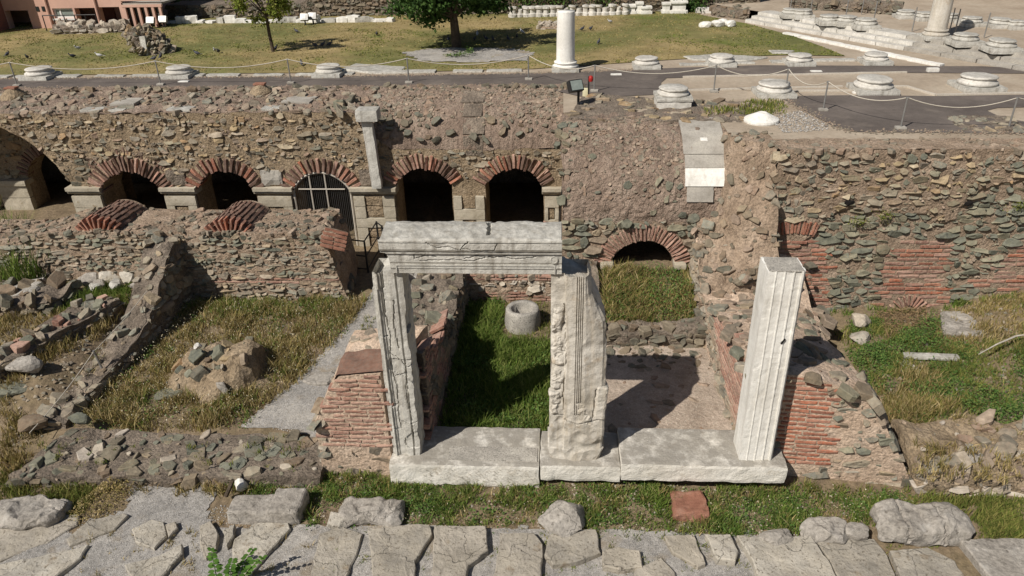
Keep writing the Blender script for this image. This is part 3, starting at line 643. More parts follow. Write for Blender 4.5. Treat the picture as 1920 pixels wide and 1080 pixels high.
# --- middle pier
def pier():
    x0, y0, y1, z0, z1 = -.09, 8.88, 9.44, .40, 3.68
    xr = [(.4, .70), (.9, .75), (1.4, .745), (1.75, .735), (1.8, .71), (2.6, .705), (2.9, .68), (3.15, .57), (3.4, .47), (3.7, .42)]
    W0 = .8; gro = [(.355, .365), (.385, .395), (.412, .422), (.44, .45)]
    prof = [(0, .03)]
    for a, b in gro: prof += [(a - .003, .0), (a, .022), (b, .022), (b + .003, .0)]
    prof += [(.5, .0), (.58, .02), (.75, .03), (.8, .07), (.8, y1 - y0), (0, y1 - y0)]
    prof = refine(prof, .014); segs = [z0 + (z1 - z0) * i / 240 for i in range(241)]
    cr = cracked([[(.12, 2.9), (.13, 2.2), (.10, 1.6), (.13, 1.2)], [(-.1, 2.45), (.12, 2.42)], [(-.1, 1.55), (.10, 1.6)], [(.13, 1.2), (.3, 1.12), (.42, 1.15), (.6, 1.2), (.75, 1.3)], [(.42, 1.4), (.5, 1.12)], [(.55, 1.25), (.58, 1.75), (.7, 1.8)], [(-.1, 1.28), (.12, 1.25)], [(.1, 3.2), (.12, 2.9), (.05, 2.85)]], .011, .045)
    def place(a, b, z):
        w = interp(z, xr) - x0; x = x0 + (a if a < .46 else .46 + (a - .46) * (w - .46) / (W0 - .46)); dy = 0; y = y0 + b
        if b < .12:
            low = 1 - sm((z - 1.15) / .12); deep = .022 if any(p - .002 <= a <= q + .002 for p, q in gro) and b > .01 else 0
            dy = cr(x, z) + (.05 * max(0, nz(x, z, 3, 5)) + .02 * nz(x, z, 5, 2)) * (.5 + low) - (deep if z < 1.3 else 0)
            if a > .6: dy += .05 * sm((a - .6) / .2) * sm((z - 1.8) / .8)
            if x < .12: dy += .03 + .03 * nz(x, z, 8, 6)
        if a > .78: x += .05 * nz(z, y, 1, 2.6) + .02 * nz(z, y, 4, 9)
        if a < .01: x += .03 * max(0, nz(z, y, 6, 3.2)) - (.02 if z < 1.25 else 0)
        if z < .62: x += (.06 * (1 - (z - z0) / .13)) * (-1 if a > .4 else 1) * .7
        zz = z
        if z > z1 - .03 and x > .1: zz = z - .03 - .10 * sm((x - .1) / .3)
        return (x, y + dy + .005 * nz(x, z, y, 12), zz)
    V, Fc = sweep(prof, segs, place)
    o = solo('marble_pier', V, Fc, 'marble_tan', 'thick broken middle pier with vertical grooves and chipped edges', 'pier')
    for k, (z, hh, w, dx) in enumerate(((2.95, .42, .14, 0), (2.45, .5, .17, .0), (1.95, .36, .16, .0), (1.6, .24, .15, .0), (1.38, .2, .12, .0))):
        V, Fc = rblock((x0 + .005 + w / 2 + U(-.01, .02), y0 + .092, z - hh / 2), (w * U(.8, 1.1), .14, hh * .97), .02, .04, .03, 8, 31 + k, ry=U(-.09, .09)); part('fragment', V, Fc, 'marble_tan', o)
    for k, (x, z, w, hh) in enumerate(((.36, 1.48, .15, .11), (.38, 1.36, .14, .13), (.46, 1.25, .15, .12))):
        V, Fc = rblock((x, y0 + .045, z - hh / 2), (w, .1, hh), .02, .04, .025, 8, 51 + k, ry=U(-.3, .3)); part('fragment', V, Fc, 'marble_tan', o)
    V, Fc = rblock((.64, y0 + .09, 1.2), (.17, .16, .62), .035, .04, .014, 8, 61, ry=.06); part('fragment', V, Fc, 'marble_tan', o)
pier()
# --- fluted pillar
def pillar():
    x0, x1, y0, y1, z0, z1 = 2.80, 3.30, 8.88, 9.30, .48, 3.745; W = x1 - x0
    prof = [(0, .03)]
    for a in (.12, .24, .36): prof += [(W * a * 2.2 * .45 + .0, .0 + .02), (W * a * 2.2 * .45 + .014, .0), (W * a * 2.2 * .45 + .03, .018)]
    prof = [(0, .01), (.10, .01), (.105, .003), (.118, .003), (.125, .013), (.215, .014), (.22, .006), (.236, .006), (.243, .017), (.335, .018), (.34, .009), (.356, .009), (.363, .024), (.44, .03), (.445, .01), (.47, .008), (.478, .035), (.5, .045), (.5, .12), (.488, .13), (.488, .2), (.5, .21), (.5, .44), (0, .44)]
    prof = refine(prof, .03); segs = [z0 + (z1 - z0) * i / 110 for i in range(111)]
    def place(a, b, z):
        ch = max(0, nz(a, z, b, 8) - .2) * .012
        return (x0 + a + .004 * nz(b, z, 2, 6) - .02 * (z - z0) / (z1 - z0), y0 + b + ch + .003 * nz(a, z, 6, 14), z + (.012 * nz(a, b, 1, 6) if z == segs[-1] else 0))
    V, Fc = sweep(prof, segs, place)
    o = solo('marble_pillar', V, Fc, 'marble', 'tall free-standing white marble pillar with fluted front face', 'pillar')
    V, Fc = rblock((x0 + .23, y0 + .22, z1 - .012), (.46, .42, .02), .04, .009, .005, 8, 5); part('weathered_top', V, Fc, 'marble_lichen', o)
    mb = MB(); p = vy(1468, 640, y0 + .012); mb.box(-.012, .012, -.01, .01, -.045, .045)
    R = Matrix.Rotation(.45, 3, 'Y'); mb.V = [R @ v + p for v in mb.V]; mb.out('dowel_slot_shade', 'void_shade', o)  # dark box paints the shade of the slot, no recess is cut
pillar()
# --- lintel
def lintel():
    x0, x1, Y = -2.385, .055, 8.86
    prof = [(0.03, 3.725), (.03, 3.80), (.018, 3.805), (.018, 3.83), (.03, 3.835), (.03, 3.87), (.016, 3.90), (.016, 4.0), (.022, 4.005), (.022, 4.02), (-.01, 4.035), (-.015, 4.06), (.0, 4.065), (-.03, 4.085), (-.05, 4.12), (-.05, 4.20), (-.04, 4.22), (-.06, 4.225), (-.06, 4.25), (-.03, 4.275), (.10, 4.30), (.26, 4.325), (.36, 4.33), (.44, 4.315), (.47, 4.28), (.48, 4.18), (.48, 3.725)]
    prof = [(a, z - .045) for a, z in prof]; prof = refine(prof, .011); n = 330; segs = [lerp(x0, x1, i / n) for i in range(n + 1)]
    cr = cracked([[(-1.75, 4.22), (-1.6, 4.14), (-1.45, 4.16), (-1.3, 4.11), (-1.18, 4.24)], [(-1.25, 4.13), (-1.05, 4.09), (-.85, 4.1), (-.8, 4.2)], [(-2.0, 4.02), (-2.02, 3.95), (-1.85, 4.0), (-1.7, 3.985)], [(-1.95, 3.92), (-1.5, 3.94), (-1.2, 3.92), (-.95, 3.99), (-.6, 3.955), (-.3, 3.985)], [(-1.3, 3.95), (-1.15, 4.0), (-.9, 3.97), (-.65, 4.01)]], .008, .04)
    cr0 = cr; cr = lambda x, z: cr0(x, z + .045)
    def place(b, z, x):
        xx = x; top = z > 4.215; y = Y + b
        t = (x - x0) / (x1 - x0)
        if z < 4.015: xx = lerp(x0 + .11 - .05 * sm((z - 3.85) / .2), x1, t)
        if top: xx = lerp(x0 + .03 + .12 * sm((z - 4.28) / .1), x1 - .01, t)
        dy = 0
        if b < .05 and not top: dy = cr(x, z) + .006 * nz(x, z, 2, 9) + .03 * max(0, nz(x, z, 4, 4) - .38)
        dz = 0
        if top: dz = .014 * nz(x, y, 1, 3) + .010 * nz(x, y, 6, 11) - (.07 if abs(x + .92 - .1 * nz(0, y, 1, 8)) < .03 and b > .05 else 0); dy = .01 * nz(x, z, 1, 8)
        if b > .465: dy = .02 * nz(x, z, 7, 5)
        return (xx, y + dy, z + dz)
    V, Fc = sweep(prof, segs, place)
    o = solo('marble_lintel', V, Fc, 'marble_weathered', 'heavy cracked marble lintel with moulded cornice spanning the jamb and pier', 'lintel')
    # frame lines of the lower panel and the small round boss
    mb = MB(); mb.box(-2.2, -.03, Y + .012, Y + .03, 3.80, 3.815); mb.box(-2.2, -2.185, Y + .012, Y + .03, 3.685, 3.80); mb.box(-.045, -.03, Y + .012, Y + .03, 3.685, 3.80); mb.out('panel_frame', 'marble_weathered', o)
    mb = MB(); c = Vector((-.05, Y + .012, 3.905)); mb.lathe((0, 0, 0), [(.055, 0), (.055, .012), (.042, .014), (.038, .006), (.001, .008)], 18)
    mb.V = [c + Vector((v.x, -v.z, v.y)) for v in mb.V]; mb.out('boss', 'marble_weathered', o)
lintel()

# ================================================================== RUIN WALLS
def arch_wall(root, x0, x1, Y, zb, ztf, ops, depth, m, amp=.02, res=.1, name='core', reveal=True):
    """mortar wall in plane Y with segmental arched openings ops=[(cx, cz, R, half)]"""
    xs = sorted(set([x0 + (x1 - x0) * i / int((x1 - x0) / res) for i in range(int((x1 - x0) / res) + 1)] + [c + h * math.sin(t * math.pi / 24) for c, _, R, h in ops for t in range(-12, 13)]))
    xs = [x for x in xs if x0 - 1e-6 <= x <= x1 + 1e-6]; b = MB(); rg = lambda p: Vector(p) + noise.noise_vector(Vector(p) * 4) * amp
    def bot(x, mid):
        for c, cz, R, h in ops:
            if abs(mid - c) < h: return cz + math.sqrt(max(0, R * R - (x - c) ** 2)), True
        return zb, False
    for a, c in zip(xs, xs[1:]):
        if c - a < 1e-5: continue
        m_ = (a + c) / 2; z0, op = bot(a, m_); z1, _ = bot(c, m_)
        n = 9
        for k in range(n):
            q = lambda x, z, k: rg((x, Y, lerp(z, max(z + .02, ztf(x)), k / n)))
            b.add([q(a, z0, k), q(c, z1, k), q(c, z1, k + 1), q(a, z0, k + 1)], [(0, 1, 2, 3)])
        if op and reveal: b.add([(a, Y, z0), (a, Y + depth, z0), (c, Y + depth, z1), (c, Y, z1)], [(0, 1, 2, 3)])
        if not op: b.add([(a, Y + depth, zb), (a, Y + depth, ztf(a)), (c, Y + depth, ztf(c)), (c, Y + depth, zb)], [(0, 1, 2, 3)])
    for c, cz, R, h in ops:
        zs = cz + math.sqrt(max(0, R * R - h * h))
        for s in (-1, 1):
            x = c + s * h; V = [(x, Y, zb), (x, Y + depth, zb), (x, Y + depth, zs), (x, Y, zs)]; b.add(V, [(0, 1, 2, 3)] if s < 0 else [(3, 2, 1, 0)])
    return b.out(name, m, root)
# ---------------------------------------------------------------- vaulted gallery (cryptoporticus)
GY = 17.5
gal = thing('vaulted_gallery', (-6.5, GY, 0), 'long ruined vaulted gallery of rubble with a row of brick arches', 'ruin')
OPS = [(-15.1, .9, 2.6, 2.55), (-11.05, 1.25, .86, .82), (-8.55, 1.27, .85, .80), (-6.03, 1.25, .84, .78), (-3.40, 1.38, .80, .72), (-1.10, 1.38, .80, .73)]
def vedge(x): return sm((x + 5.0 + .35 * nz(x, 3, 0, 2)) / .7)
def gtop(x, y):
    t = min(1, max(0, (y - GY) / 1.9)); flat = 3.60 + .17 * t + .03 * nz(x, y, 0, 2)
    va = 2.66 + 1.10 * math.sqrt(max(0, 1 - (1 - t) ** 2)) + .03 * nz(x, y, 0, 2)
    return lerp(flat, va, vedge(x))
gface = lambda x: gtop(x, GY)
arch_wall(gal, -18, .15, GY, -.1, gface, OPS, .95, 'mortar_ochre', .03)
R2 = lambda p, a=1.0: noise.noise_vector(p * 4) * .04 * a + noise.noise_vector(p * 11) * .03 * a
part('vault_top', *grid(240, 34, lambda u, v: (lambda x, y: Vector((x, y, gtop(x, y))) + R2(Vector((x, y, 0))))(lerp(-18, .15, u), lerp(GY, 19.5, v))), 'mortar_pink', gal)
mb = MB(); mb.box(-18.2, .1, 22.6, 22.8, -.2, 3.7); mb.box(-18.2, -18, GY, 22.8, -.2, 3.7); mb.box(.1, .2, GY - 1, 22.8, -.2, 3.6); mb.out('rear_wall', 'mortar_grey', gal)
ms = Masonry(gal)
def inop(x, z, pad=.0):
    for c, cz, R, h in OPS:
        if abs(x - c) < h + pad and z < cz + math.sqrt(max(0, (R + pad) ** 2 - (x - c) ** 2)): return True
    return False
def ringzone(x, z):
    for c, cz, R, h in OPS[1:]:
        d = math.hypot(x - c, z - cz)
        if z > cz + .2 and d < R + .40: return True
    return False
def greg(px, py):
    p = vy(px, py, GY)
    if inop(p.x, p.z, .05) or ringzone(p.x, p.z) or p.z < 1.72: return None
    if p.x < -11.5 and p.z < 2.4: return 'rubble_dark'
    return random.choice(('rubble', 'rubble_dark')) if (-7.5 < p.x < -4.6 and nz(p.x, p.z, 0, 1.1) > .0) or p.x > -4.6 else random.choice(('rubble_ochre', 'rubble', 'aggregate'))
face_stones(ms, (-14.6, GY), (.1, GY), 1.7, lambda u: gface(u - 14.6) - .02, reg=greg, hs=(.07, .17), asp=(1.0, 2.4), keep=.94, proud=(-.03, .018), brickm='brick_dusty')
top_stones(ms, (-15.5, -4.6, GY + .05, 19.3), gtop, (.1, .28), .95, 'aggregate', sink=.05, reg=lambda px, py: random.choice(['aggregate', 'aggregate', 'rubble']))
top_stones(ms, (-4.6, .1, GY + .1, 17.95), gtop, (.12, .28), .95, 'rubble_dark', flat=.6, sink=-.2)
top_stones(ms, (-4.6, .1, GY + .4, 19.3), gtop, (.05, .16), .8, 'aggregate', flat=.35, sink=.1)
top_stones(ms, (-4.4, .1, GY + .3, 19.3), gtop, (.025, .1), .75, 'aggregate', flat=.5, sink=.05, dens=.8)
top_stones(ms, (-16, .6, 19.15, 19.4), lambda x, y: PZ + .02, (.12, .26), 1.0, 'rubble_dark', flat=.6, sink=-.3)
top_stones(ms, (-5.5, -4.2, GY + .0, 18.3), gtop, (.14, .3), 1.0, 'rubble', flat=.7, sink=-.3, reg=lambda px, py: random.choice(['rubble', 'rubble_green', 'rubble_dark']))
ms.flush(300)
# brick arch rings, piers with imposts
for i, (c, cz, R, h) in enumerate(OPS[1:]):
    lo = math.acos(min(1, h / R)) - .02
    ar = bpy.data.objects.new('brick_arch', None); COL.objects.link(ar); ar.parent = gal; ar.location = Vector((c, GY, cz)) - gal.location
    ms = Masonry(ar); k = 17 if i < 3 else 19
    arch_bricks(ms, c, GY, cz, R - .02, R + (.34 if i != 0 else .38), lo + .05, math.pi - lo - .05, k + (8 if i == 0 else 0), None, ('brick_dusty', 'brick_dark') if i == 0 else ('brick', 'brick_dark', 'brick_dusty'), .5, .06, jit=.035)
    if i >= 3:
        for d in range(1, 4): arch_bricks(ms, c, GY, cz, R + .16, R + .33 - .02 * d, lo + .35, math.pi - lo - .35, 17, None, 'brick_dark', .14, .05 - .16 * d - .1)
    if i == 0: arch_bricks(ms, c, GY, cz, R + .40, R + .62, lo + .35, math.pi - lo - .5, 26, None, 'brick_dark', .3, .0)
    ms.flush(300)
piers = [(-12.7, -11.9), (-10.2, -9.37), (-7.73, -6.83), (-5.23, -4.16), (-2.66, -1.86), (-.35, .02)]
for i, (a, c) in enumerate(piers):
    pg = bpy.data.objects.new('pier', None); COL.objects.link(pg); pg.parent = gal; pg.location = Vector(((a + c) / 2, GY, 0)) - gal.location
    if i != 4:
        prof = refine([(-.02, 1.50), (-.06, 1.53), (-.07, 1.58), (-.12, 1.60), (-.12, 1.69), (.3, 1.70), (.3, 1.50)], .06)
        V, Fc = sweep(prof, [lerp(a - .06, c + .06, k / 10) for k in range(11)], lambda y, z, x: (x + .006 * nz(x, z, 0, 9), GY + y - .03 + .006 * nz(x, z, 3, 9), z + .008 * nz(x, y, 5, 5))); part('impost', V, Fc, 'limestone', pg)
    z = 1.46
    while z > -.1:
        hh = U(.26, .36); cut = [a, c] if random.random() < .5 else [a, a + (c - a) * .28, a + (c - a) * .7, c]
        for q, (p0, p1) in enumerate(zip(cut, cut[1:])):
            if len(cut) == 4 and q == 1:
                V, Fc = rblock(((p0 + p1) / 2, GY + .1, z - hh + .01), (p1 - p0 - .02, .3, hh - .02), .08, .02, .02, 6, U(0, 90)); part('infill', V, Fc, 'mortar_ochre', pg)
            else:
                V, Fc = rblock(((p0 + p1) / 2, GY + .07, z - hh), (p1 - p0 - .008, .32, hh - .008), .1, .014, .007, 6, U(0, 90)); part('block', V, Fc, 'limestone', pg)
        z -= hh
    if i in (1, 2, 3):
        V, Fc = rblock(((a + c) / 2, GY + .1, 1.72), ((c - a) * .62, .3, .42), .08, .04, .03, 5, i * 3.3); part('spandrel_stone', V, Fc, 'mortar_grey' if i != 2 else 'concrete', pg)
# recessed arched wall seen through the wide broken vault
mb = thing('inner_wall', (-14.6, 19.0, 0), 'shaded inner wall with arched doorway inside the wide broken vault', 'wall')
arch_wall(mb, -18, -12.3, 19.0, -.1, lambda x: 3.4, [(-14.0, 1.15, .96, .93), (-16.6, 1.15, .82, .8)], .6, 'mortar_ochre', .03)
ms = Masonry(mb)
arch_bricks(ms, -14.0, 19.0, 1.15, .96, 1.26, .3, math.pi - .3, 24, None, 'brick_dark', .3, .03)
def ireg(px, py):
    p = vy(px, py, 19.0); return None if math.hypot(p.x + 14.0, p.z - 1.15) < 1.3 or (abs(p.x + 14.0) < .98 and p.z < 1.3) else 'rubble_ochre'
face_stones(ms, (-17, 19.0), (-12.4, 19.0), .0, 3.3, reg=ireg, keep=.8); ms.flush(200)
for x0, x1 in ((-15.8, -14.95), (-13.05, -12.4)):
    for z, hh in ((0, .4), (.41, .42), (.84, .36)):
        V, Fc = rblock(((x0 + x1) / 2, 19.0, z), (x1 - x0, .34, hh), .1, .015, .007, 6, z * 9 + x0); part('block', V, Fc, 'limestone', mb)
    V, Fc = rblock(((x0 + x1) / 2, 18.96, 1.21), (x1 - x0 + .1, .4, .16), .08, .03, .006, 6, 4 + x0); part('impost', V, Fc, 'limestone', mb)
# stepped marble strip on the gallery roof, pale skylight slabs
sm_ = MB()
for i, (ya, yb) in enumerate(((292, 255), (253, 222), (220, 196), (194, 172))):
    def onv(px, py):
        lo, hi = GY + .02, 19.4
        for _ in range(30):
            y = (lo + hi) / 2; p = vy(px, py, y)
            if p.z > gtop(p.x, y): lo = y
            else: hi = y
        return p
    q = [onv(866 + U(-4, 4), ya), onv(908 + U(-4, 4), ya), onv(908 + U(-3, 3), yb), onv(868 + U(-3, 3), yb)]
    ctr = sum(q, Vector()) / 4; ex = (q[1] - q[0] + q[2] - q[3]).normalized(); ey = (q[3] - q[0] + q[2] - q[1]); ey = (ey - ex * ey.dot(ex)).normalized(); en = ex.cross(ey)
    V, Fc = rblock((0, 0, -.05), ((q[1] - q[0]).length, (q[3] - q[0]).length * .97, .09), .1, .015, .01, 6, i)
    part('roof_slab', [ctr + ex * v.x + ey * v.y + en * v.z for v in V], Fc, 'mortar_grey', gal)
for px, py, w in ((238, 190, .62), (150, 211, .55), (220, 200, .4), (327, 205, .62), (505, 203, .55), (562, 186, .75), (22, 180, .5)):
    p = g(px, py, 3.7); V, Fc = rblock((p.x, max(p.y, GY + .28), gtop(p.x, max(p.y, GY + .28)) - .03), (w, .34 if py > 195 else .6, .07), .1, .012, .006, 6, px, rz=U(-.1, .1))
    part('roof_slab', V, Fc, 'marble_weathered' if py > 195 else 'concrete', gal)
# steel gate in the third arch
ga = thing('steel_gate', (-6.03, 17.75, 0), 'grey steel barred gate with arched top closing one gallery arch', 'gate')
c, cz, R, h = OPS[3]; Yg = 17.5
arc = [(c + (R - .03) * math.cos(a), Yg, cz + (R - .03) * math.sin(a)) for a in [lerp(.42, math.pi - .42, k / 20) for k in range(21)]]
MB().tube([(c + h - .04, Yg, 0)] + arc + [(c - h + .04, Yg, 0)], .03, 6).out('frame', 'metal_rust', ga)
for x in (-.28, .12): MB().tube([(c + x, Yg, 0), (c + x, Yg, cz + math.sqrt(R * R - x * x) - .03)], .02, 6).out('upright', 'metal_rust', ga)
for z in (.45, 1.0, 1.62): MB().tube([(c - (.28 if z < 1.3 else .6), Yg - .01, z), (c + (.12 if z < 1.3 else .6), Yg - .01, z)], .018, 6).out('rail', 'metal_rust', ga)
mb = MB()
for k in range(30):
    x = lerp(-.72, .72, k / 29); mb.tube([(c + x, Yg + .03, 0), (c + x, Yg + .03, cz + math.sqrt(max(0, R * R - x * x)) - .04)], .004, 4, False)
mb.out('mesh_infill', 'metal_grey', ga, kind='stuff')
# marble T-shaped post on the gallery edge
tp = thing('marble_post', (-4.7, 17.3, 1.7), 'upright marble post with square block on top at the gallery edge', 'post')
a = vy(690, 222, 17.2); bq = vy(697, 322, 17.2)
V, Fc = rblock((a.x + .03, 17.25, 1.75), (.25, .2, 3.52 - 1.75), .08, .02, .012, 5, 3, ry=-.04); part('shaft', V, Fc, 'marble_weathered', tp)
V, Fc = rblock((a.x, 17.25, 3.48), (.52, .44, .27), .07, .02, .008, 5, 5); part('cap_block', V, Fc, 'marble_weathered', tp)
# ---------------------------------------------------------------- left rubble wall with two brick arch crests
w1 = thing('rubble_wall', (-9, 14.5, 0), 'long low rubble wall topped by two brick arch crests', 'wall')
def w1top(x, y):
    z = 1.74 - .04 * (y - 14.5) + .05 * nz(x, y, 0, 1.3) - .28 * sm((-11.2 - x) / 1.2)
    z -= 1.75 * sm((x + 5.25 + .12 * nz(x, y, 2, 4)) / .55) ** 1.4
    return z
mass(w1, [(-15.5, 14.5), (-4.72, 14.5), (-4.9, 16.0), (-15.5, 16.0)], w1top, -.05, 'mortar', .11, .035)
ms = Masonry(w1)
face_stones(ms, (-13.6, 14.5), (-4.75, 14.5), 0, lambda u: w1top(u - 13.6, 14.5) + .02, m='rubble', hs=(.06, .135), asp=(1.5, 3.6), keep=1.0, gap=.006, proud=(-.008, .016), chips=12, tilt=.08, reg=lambda px, py: None if 0 else ('brick' if abs(py - (526 - (px - 400) * .004)) < 4 and px > 400 else ('rubble_green' if nz(px * .02, py * .05) > .25 else 'rubble')), brickm='brick_dusty', blen=(.3, .5))
top_stones(ms, (-13.6, -4.9, 14.5, 15.95), w1top, (.08, .22), .9, 'aggregate', flat=.45, sink=.0, reg=lambda px, py: random.choice(['aggregate', 'aggregate', 'rubble_dark']))
face_stones(ms, (-4.74, 14.5), (-4.9, 16.0), 0, lambda u: w1top(-4.85, 14.5 + u), m='rubble_dark')
ms.flush(300)
for cx, dip in ((-10.3, 0), (-7.3, .02)):
    ar = bpy.data.objects.new('arch_crest', None); COL.objects.link(ar); ar.parent = w1; ar.location = Vector((cx, 14.5, 1.2)) - w1.location
    ms = Masonry(ar)
    arch_bricks(ms, cx, 14.56, 1.34 - dip, .36, .70, .72, math.pi - .72, 9, None, 'brick', .22, .0)
    for d in range(6):
        arch_bricks(ms, Vector((cx + U(-.02, .02), 14.72 + d * .19, 1.36 - dip)), 0, 0, .48, .68 - .012 * d, .62, math.pi - .62, 11, None, 'brick_dark', .175, .0, jit=.02)
    ms.flush(300)
    part('crest_fill', *grid(24, 12, lambda u, v: (lambda a, y: Vector((cx + .61 * math.cos(a), y, 1.34 - dip + .61 * math.sin(a))))(lerp(.5, math.pi - .5, u), lerp(14.6, 15.95, v))), 'mortar', ar)
# leaning slab of brickwork at the wall's end
fc_ = thing('fallen_masonry', (-4.95, 14.45, 1.4), 'tilted chunk of fallen red brickwork on the end of the low wall', 'brickwork')
R = Matrix.Rotation(.35, 3, 'Z') @ Matrix.Rotation(-.35, 3, 'X') @ Matrix.Rotation(.38, 3, 'Y')
for k in range(5):
    for q in (-1, 1):
        V, Fc = rblock((q * .135 + U(-.02, .02), U(-.02, .02), -.02 + k * .088), (.262, .4 + U(-.03, .03), .072), .06, .012, .01, 6, k + q); part('brick', [R @ v + Vector((-4.95, 14.45, 1.42)) for v in V], Fc, 'terracotta', fc_)
V, Fc = rblock((0, 0, -.03), (.5, .36, .44), .08, .02, .01, 6, 3); part('mortar_core', [R @ v + Vector((-4.95, 14.45, 1.42)) for v in V], Fc, 'mortar', fc_)
# ---------------------------------------------------------------- vaulted chamber right of centre
VY = 14.5
ch = thing('vaulted_chamber', (2.1, VY, 0), 'block of ruined barrel vault with small red brick arch in front', 'ruin')
def vt(x, y):
    t = min(1, max(0, (y - VY) / 1.8)); return 2.0 + 1.74 * math.sqrt(max(0, 1 - (1 - t) ** 2)) + .035 * nz(x, y, 0, 2.2)
CO = (1.84, .89, .71, .68)
arch_wall(ch, .08, 3.7, VY, -.1, lambda x: 2.04 + .02 * nz(x, 0, 0, 3), [CO], .9, 'mortar', .03)
part('vault_roof', *grid(80, 60, lambda u, v: (lambda x, t: (lambda y: Vector((x, y, vt(x, y))) + R2(Vector((x, y, vt(x, y)))))(VY + 2.3 * t))(lerp(.08, 3.8, u), v ** 1.8)), 'mortar_pink', ch)
ys = [VY + 2.3 * (k / 14) ** 1.8 for k in range(15)]
part('end_wall', [(.1, y, -.1) for y in ys] + [(.1, y, vt(.1, y)) for y in ys], [(i, i + 15, i + 16, i + 1) for i in range(14)], 'mortar_ochre', ch)
ms = Masonry(ch)
def vreg(px, py):
    p = vy(px, py, VY); d = math.hypot(p.x - CO[0], p.z - CO[1])
    if d < CO[2] + .36 and p.z > .95 or (abs(p.x - CO[0]) < .7 and p.z < 1.2): return None
    return 'rubble_green' if nz(p.x, p.z, 0, 2) > -.1 else 'rubble'
face_stones(ms, (.1, VY), (3.7, VY), .4, 2.1, reg=vreg, hs=(.1, .2), keep=.97, proud=(.0, .06))
top_stones(ms, (.15, 3.7, VY + .02, VY + .25), vt, (.14, .28), 1.0, 'rubble_green', flat=.5, sink=-.1, dens=.4, inside=lambda x, y: not (2.6 < x < 3.5 and y > VY + .08))
ins = lambda x, y: not (2.55 < x < 3.5)
top_stones(ms, (.15, 3.7, VY + .12, 16.4), vt, (.05, .16), .8, 'aggregate', flat=.35, sink=.1, inside=ins)
top_stones(ms, (.15, 3.6, VY + .1, 16.4), vt, (.025, .1), .75, 'aggregate', flat=.5, sink=.05, inside=ins, dens=.8)
top_stones(ms, (.15, 3.7, VY + .12, 16.4), vt, (.08, .18), .10, 'rubble_green', flat=.4, inside=ins)
top_stones(ms, (3.45, 4.2, VY + .1, 16.4), vt, (.1, .26), .8, 'rubble', inside=ins)
top_stones(ms, (.0, .3, VY + .1, 17.3), lambda x, y: min(3.75, vt(x, y) + .02), (.14, .3), .8, 'rubble_green', flat=.6, sink=.3)
ms.flush(300)
ar = bpy.data.objects.new('brick_arch', None); COL.objects.link(ar); ar.parent = ch; ar.location = Vector((CO[0], VY, CO[1])) - ch.location
ms = Masonry(ar); lo = math.acos(CO[3] / CO[2]); arch_bricks(ms, CO[0], VY, CO[1], CO[2], CO[2] + .36, lo - .1, math.pi - lo + .1, 31, None, 'brick_dusty', .4, .035); ms.flush(300)
for x0, x1 in ((.92, 1.2), (2.5, 2.75)):
    V, Fc = rblock(((x0 + x1) / 2, VY - .02, 1.0), (x1 - x0, .34, .11), .06, .015, .006, 6, x0); part('impost', V, Fc, 'limestone', ch)
# curved strip of slabs over the vault
def strip(t0, t1, x0, x1, m, lift=.035):
    def arcp(t):
        a = t * math.pi / 2; return VY + 1.8 * (1 - math.cos(a)), 2.0 + 1.74 * math.sin(a), Vector((0, -math.cos(a), math.sin(a)))
    b = MB(); n = 8; P = [arcp(lerp(t0, t1, k / n)) for k in range(n + 1)]
    prof = [(x0, -.06), (x1, -.06), (x1, lift), (x0, lift)]
    V, Fc = sweep(prof, list(range(n + 1)), lambda x, l, k: Vector((x + .01 * nz(x, k, 0, 2), P[k][0], P[k][1])) + P[k][2] * (l + .006 * nz(x, k, 3, 3)))
    return part('vault_slab', V, Fc, m, ch)
strip(.17, .28, 2.66, 3.2, 'concrete'); strip(.285, .42, 2.62, 3.46, 'marble', .05); strip(.425, .53, 2.62, 3.46, 'concrete'); strip(.535, .97, 2.60, 3.46, 'concrete')
V, Fc = rblock((3.05, 15.4, 3.52), (.16, .1, .03), .05, .01, .01, 6, 2, rx=.5); part('white_patch', V, Fc, 'marble', ch)
# ---------------------------------------------------------------- ragged buttress
bu = thing('rubble_buttress', (4, 14.2, 0), 'ragged broken buttress of rubble between the vault and the tall patched wall', 'buttress')
def btop(x, y):
    zr = 1.55 + 1.55 * max(0, y - 13.35) + .35 * (x - 3.6); zl = .98 + .66 * max(0, y - 12.8)
    return min(3.70, lerp(zl, zr, sm((x - 3.15) / .55)) + .14 * nz(x, y, 0, 3) + .06 * nz(x, y, 4, 8))
mass(bu, [(2.81, 12.85), (4.32, 13.1), (4.32, 15.4), (2.95, 15.4)], btop, -.1, 'mortar', .09, .025)
ms = Masonry(bu); top_stones(ms, (2.85, 4.36, 12.9, 15.4), btop, (.1, .3), 1.0, 'rubble', flat=.4, sink=-.2, dens=.3, reg=lambda px, py: random.choice(['rubble', 'aggregate', 'rubble_dark']))
face_stones(ms, (4.32, 13.35), (4.32, 15.4), 0, lambda u: btop(4.3, 13.35 + u), 'rubble', proud=(0, .1)); face_stones(ms, (2.9, 14.5), (2.81, 12.85), .4, lambda u: btop(2.85, 14.5 - u), 'rubble', proud=(0, .05)); face_stones(ms, (2.81, 12.85), (4.32, 13.1), 0, lambda u: btop(2.81 + u, 13.0), 'rubble_dark', proud=(0, .08)); ms.flush(300)
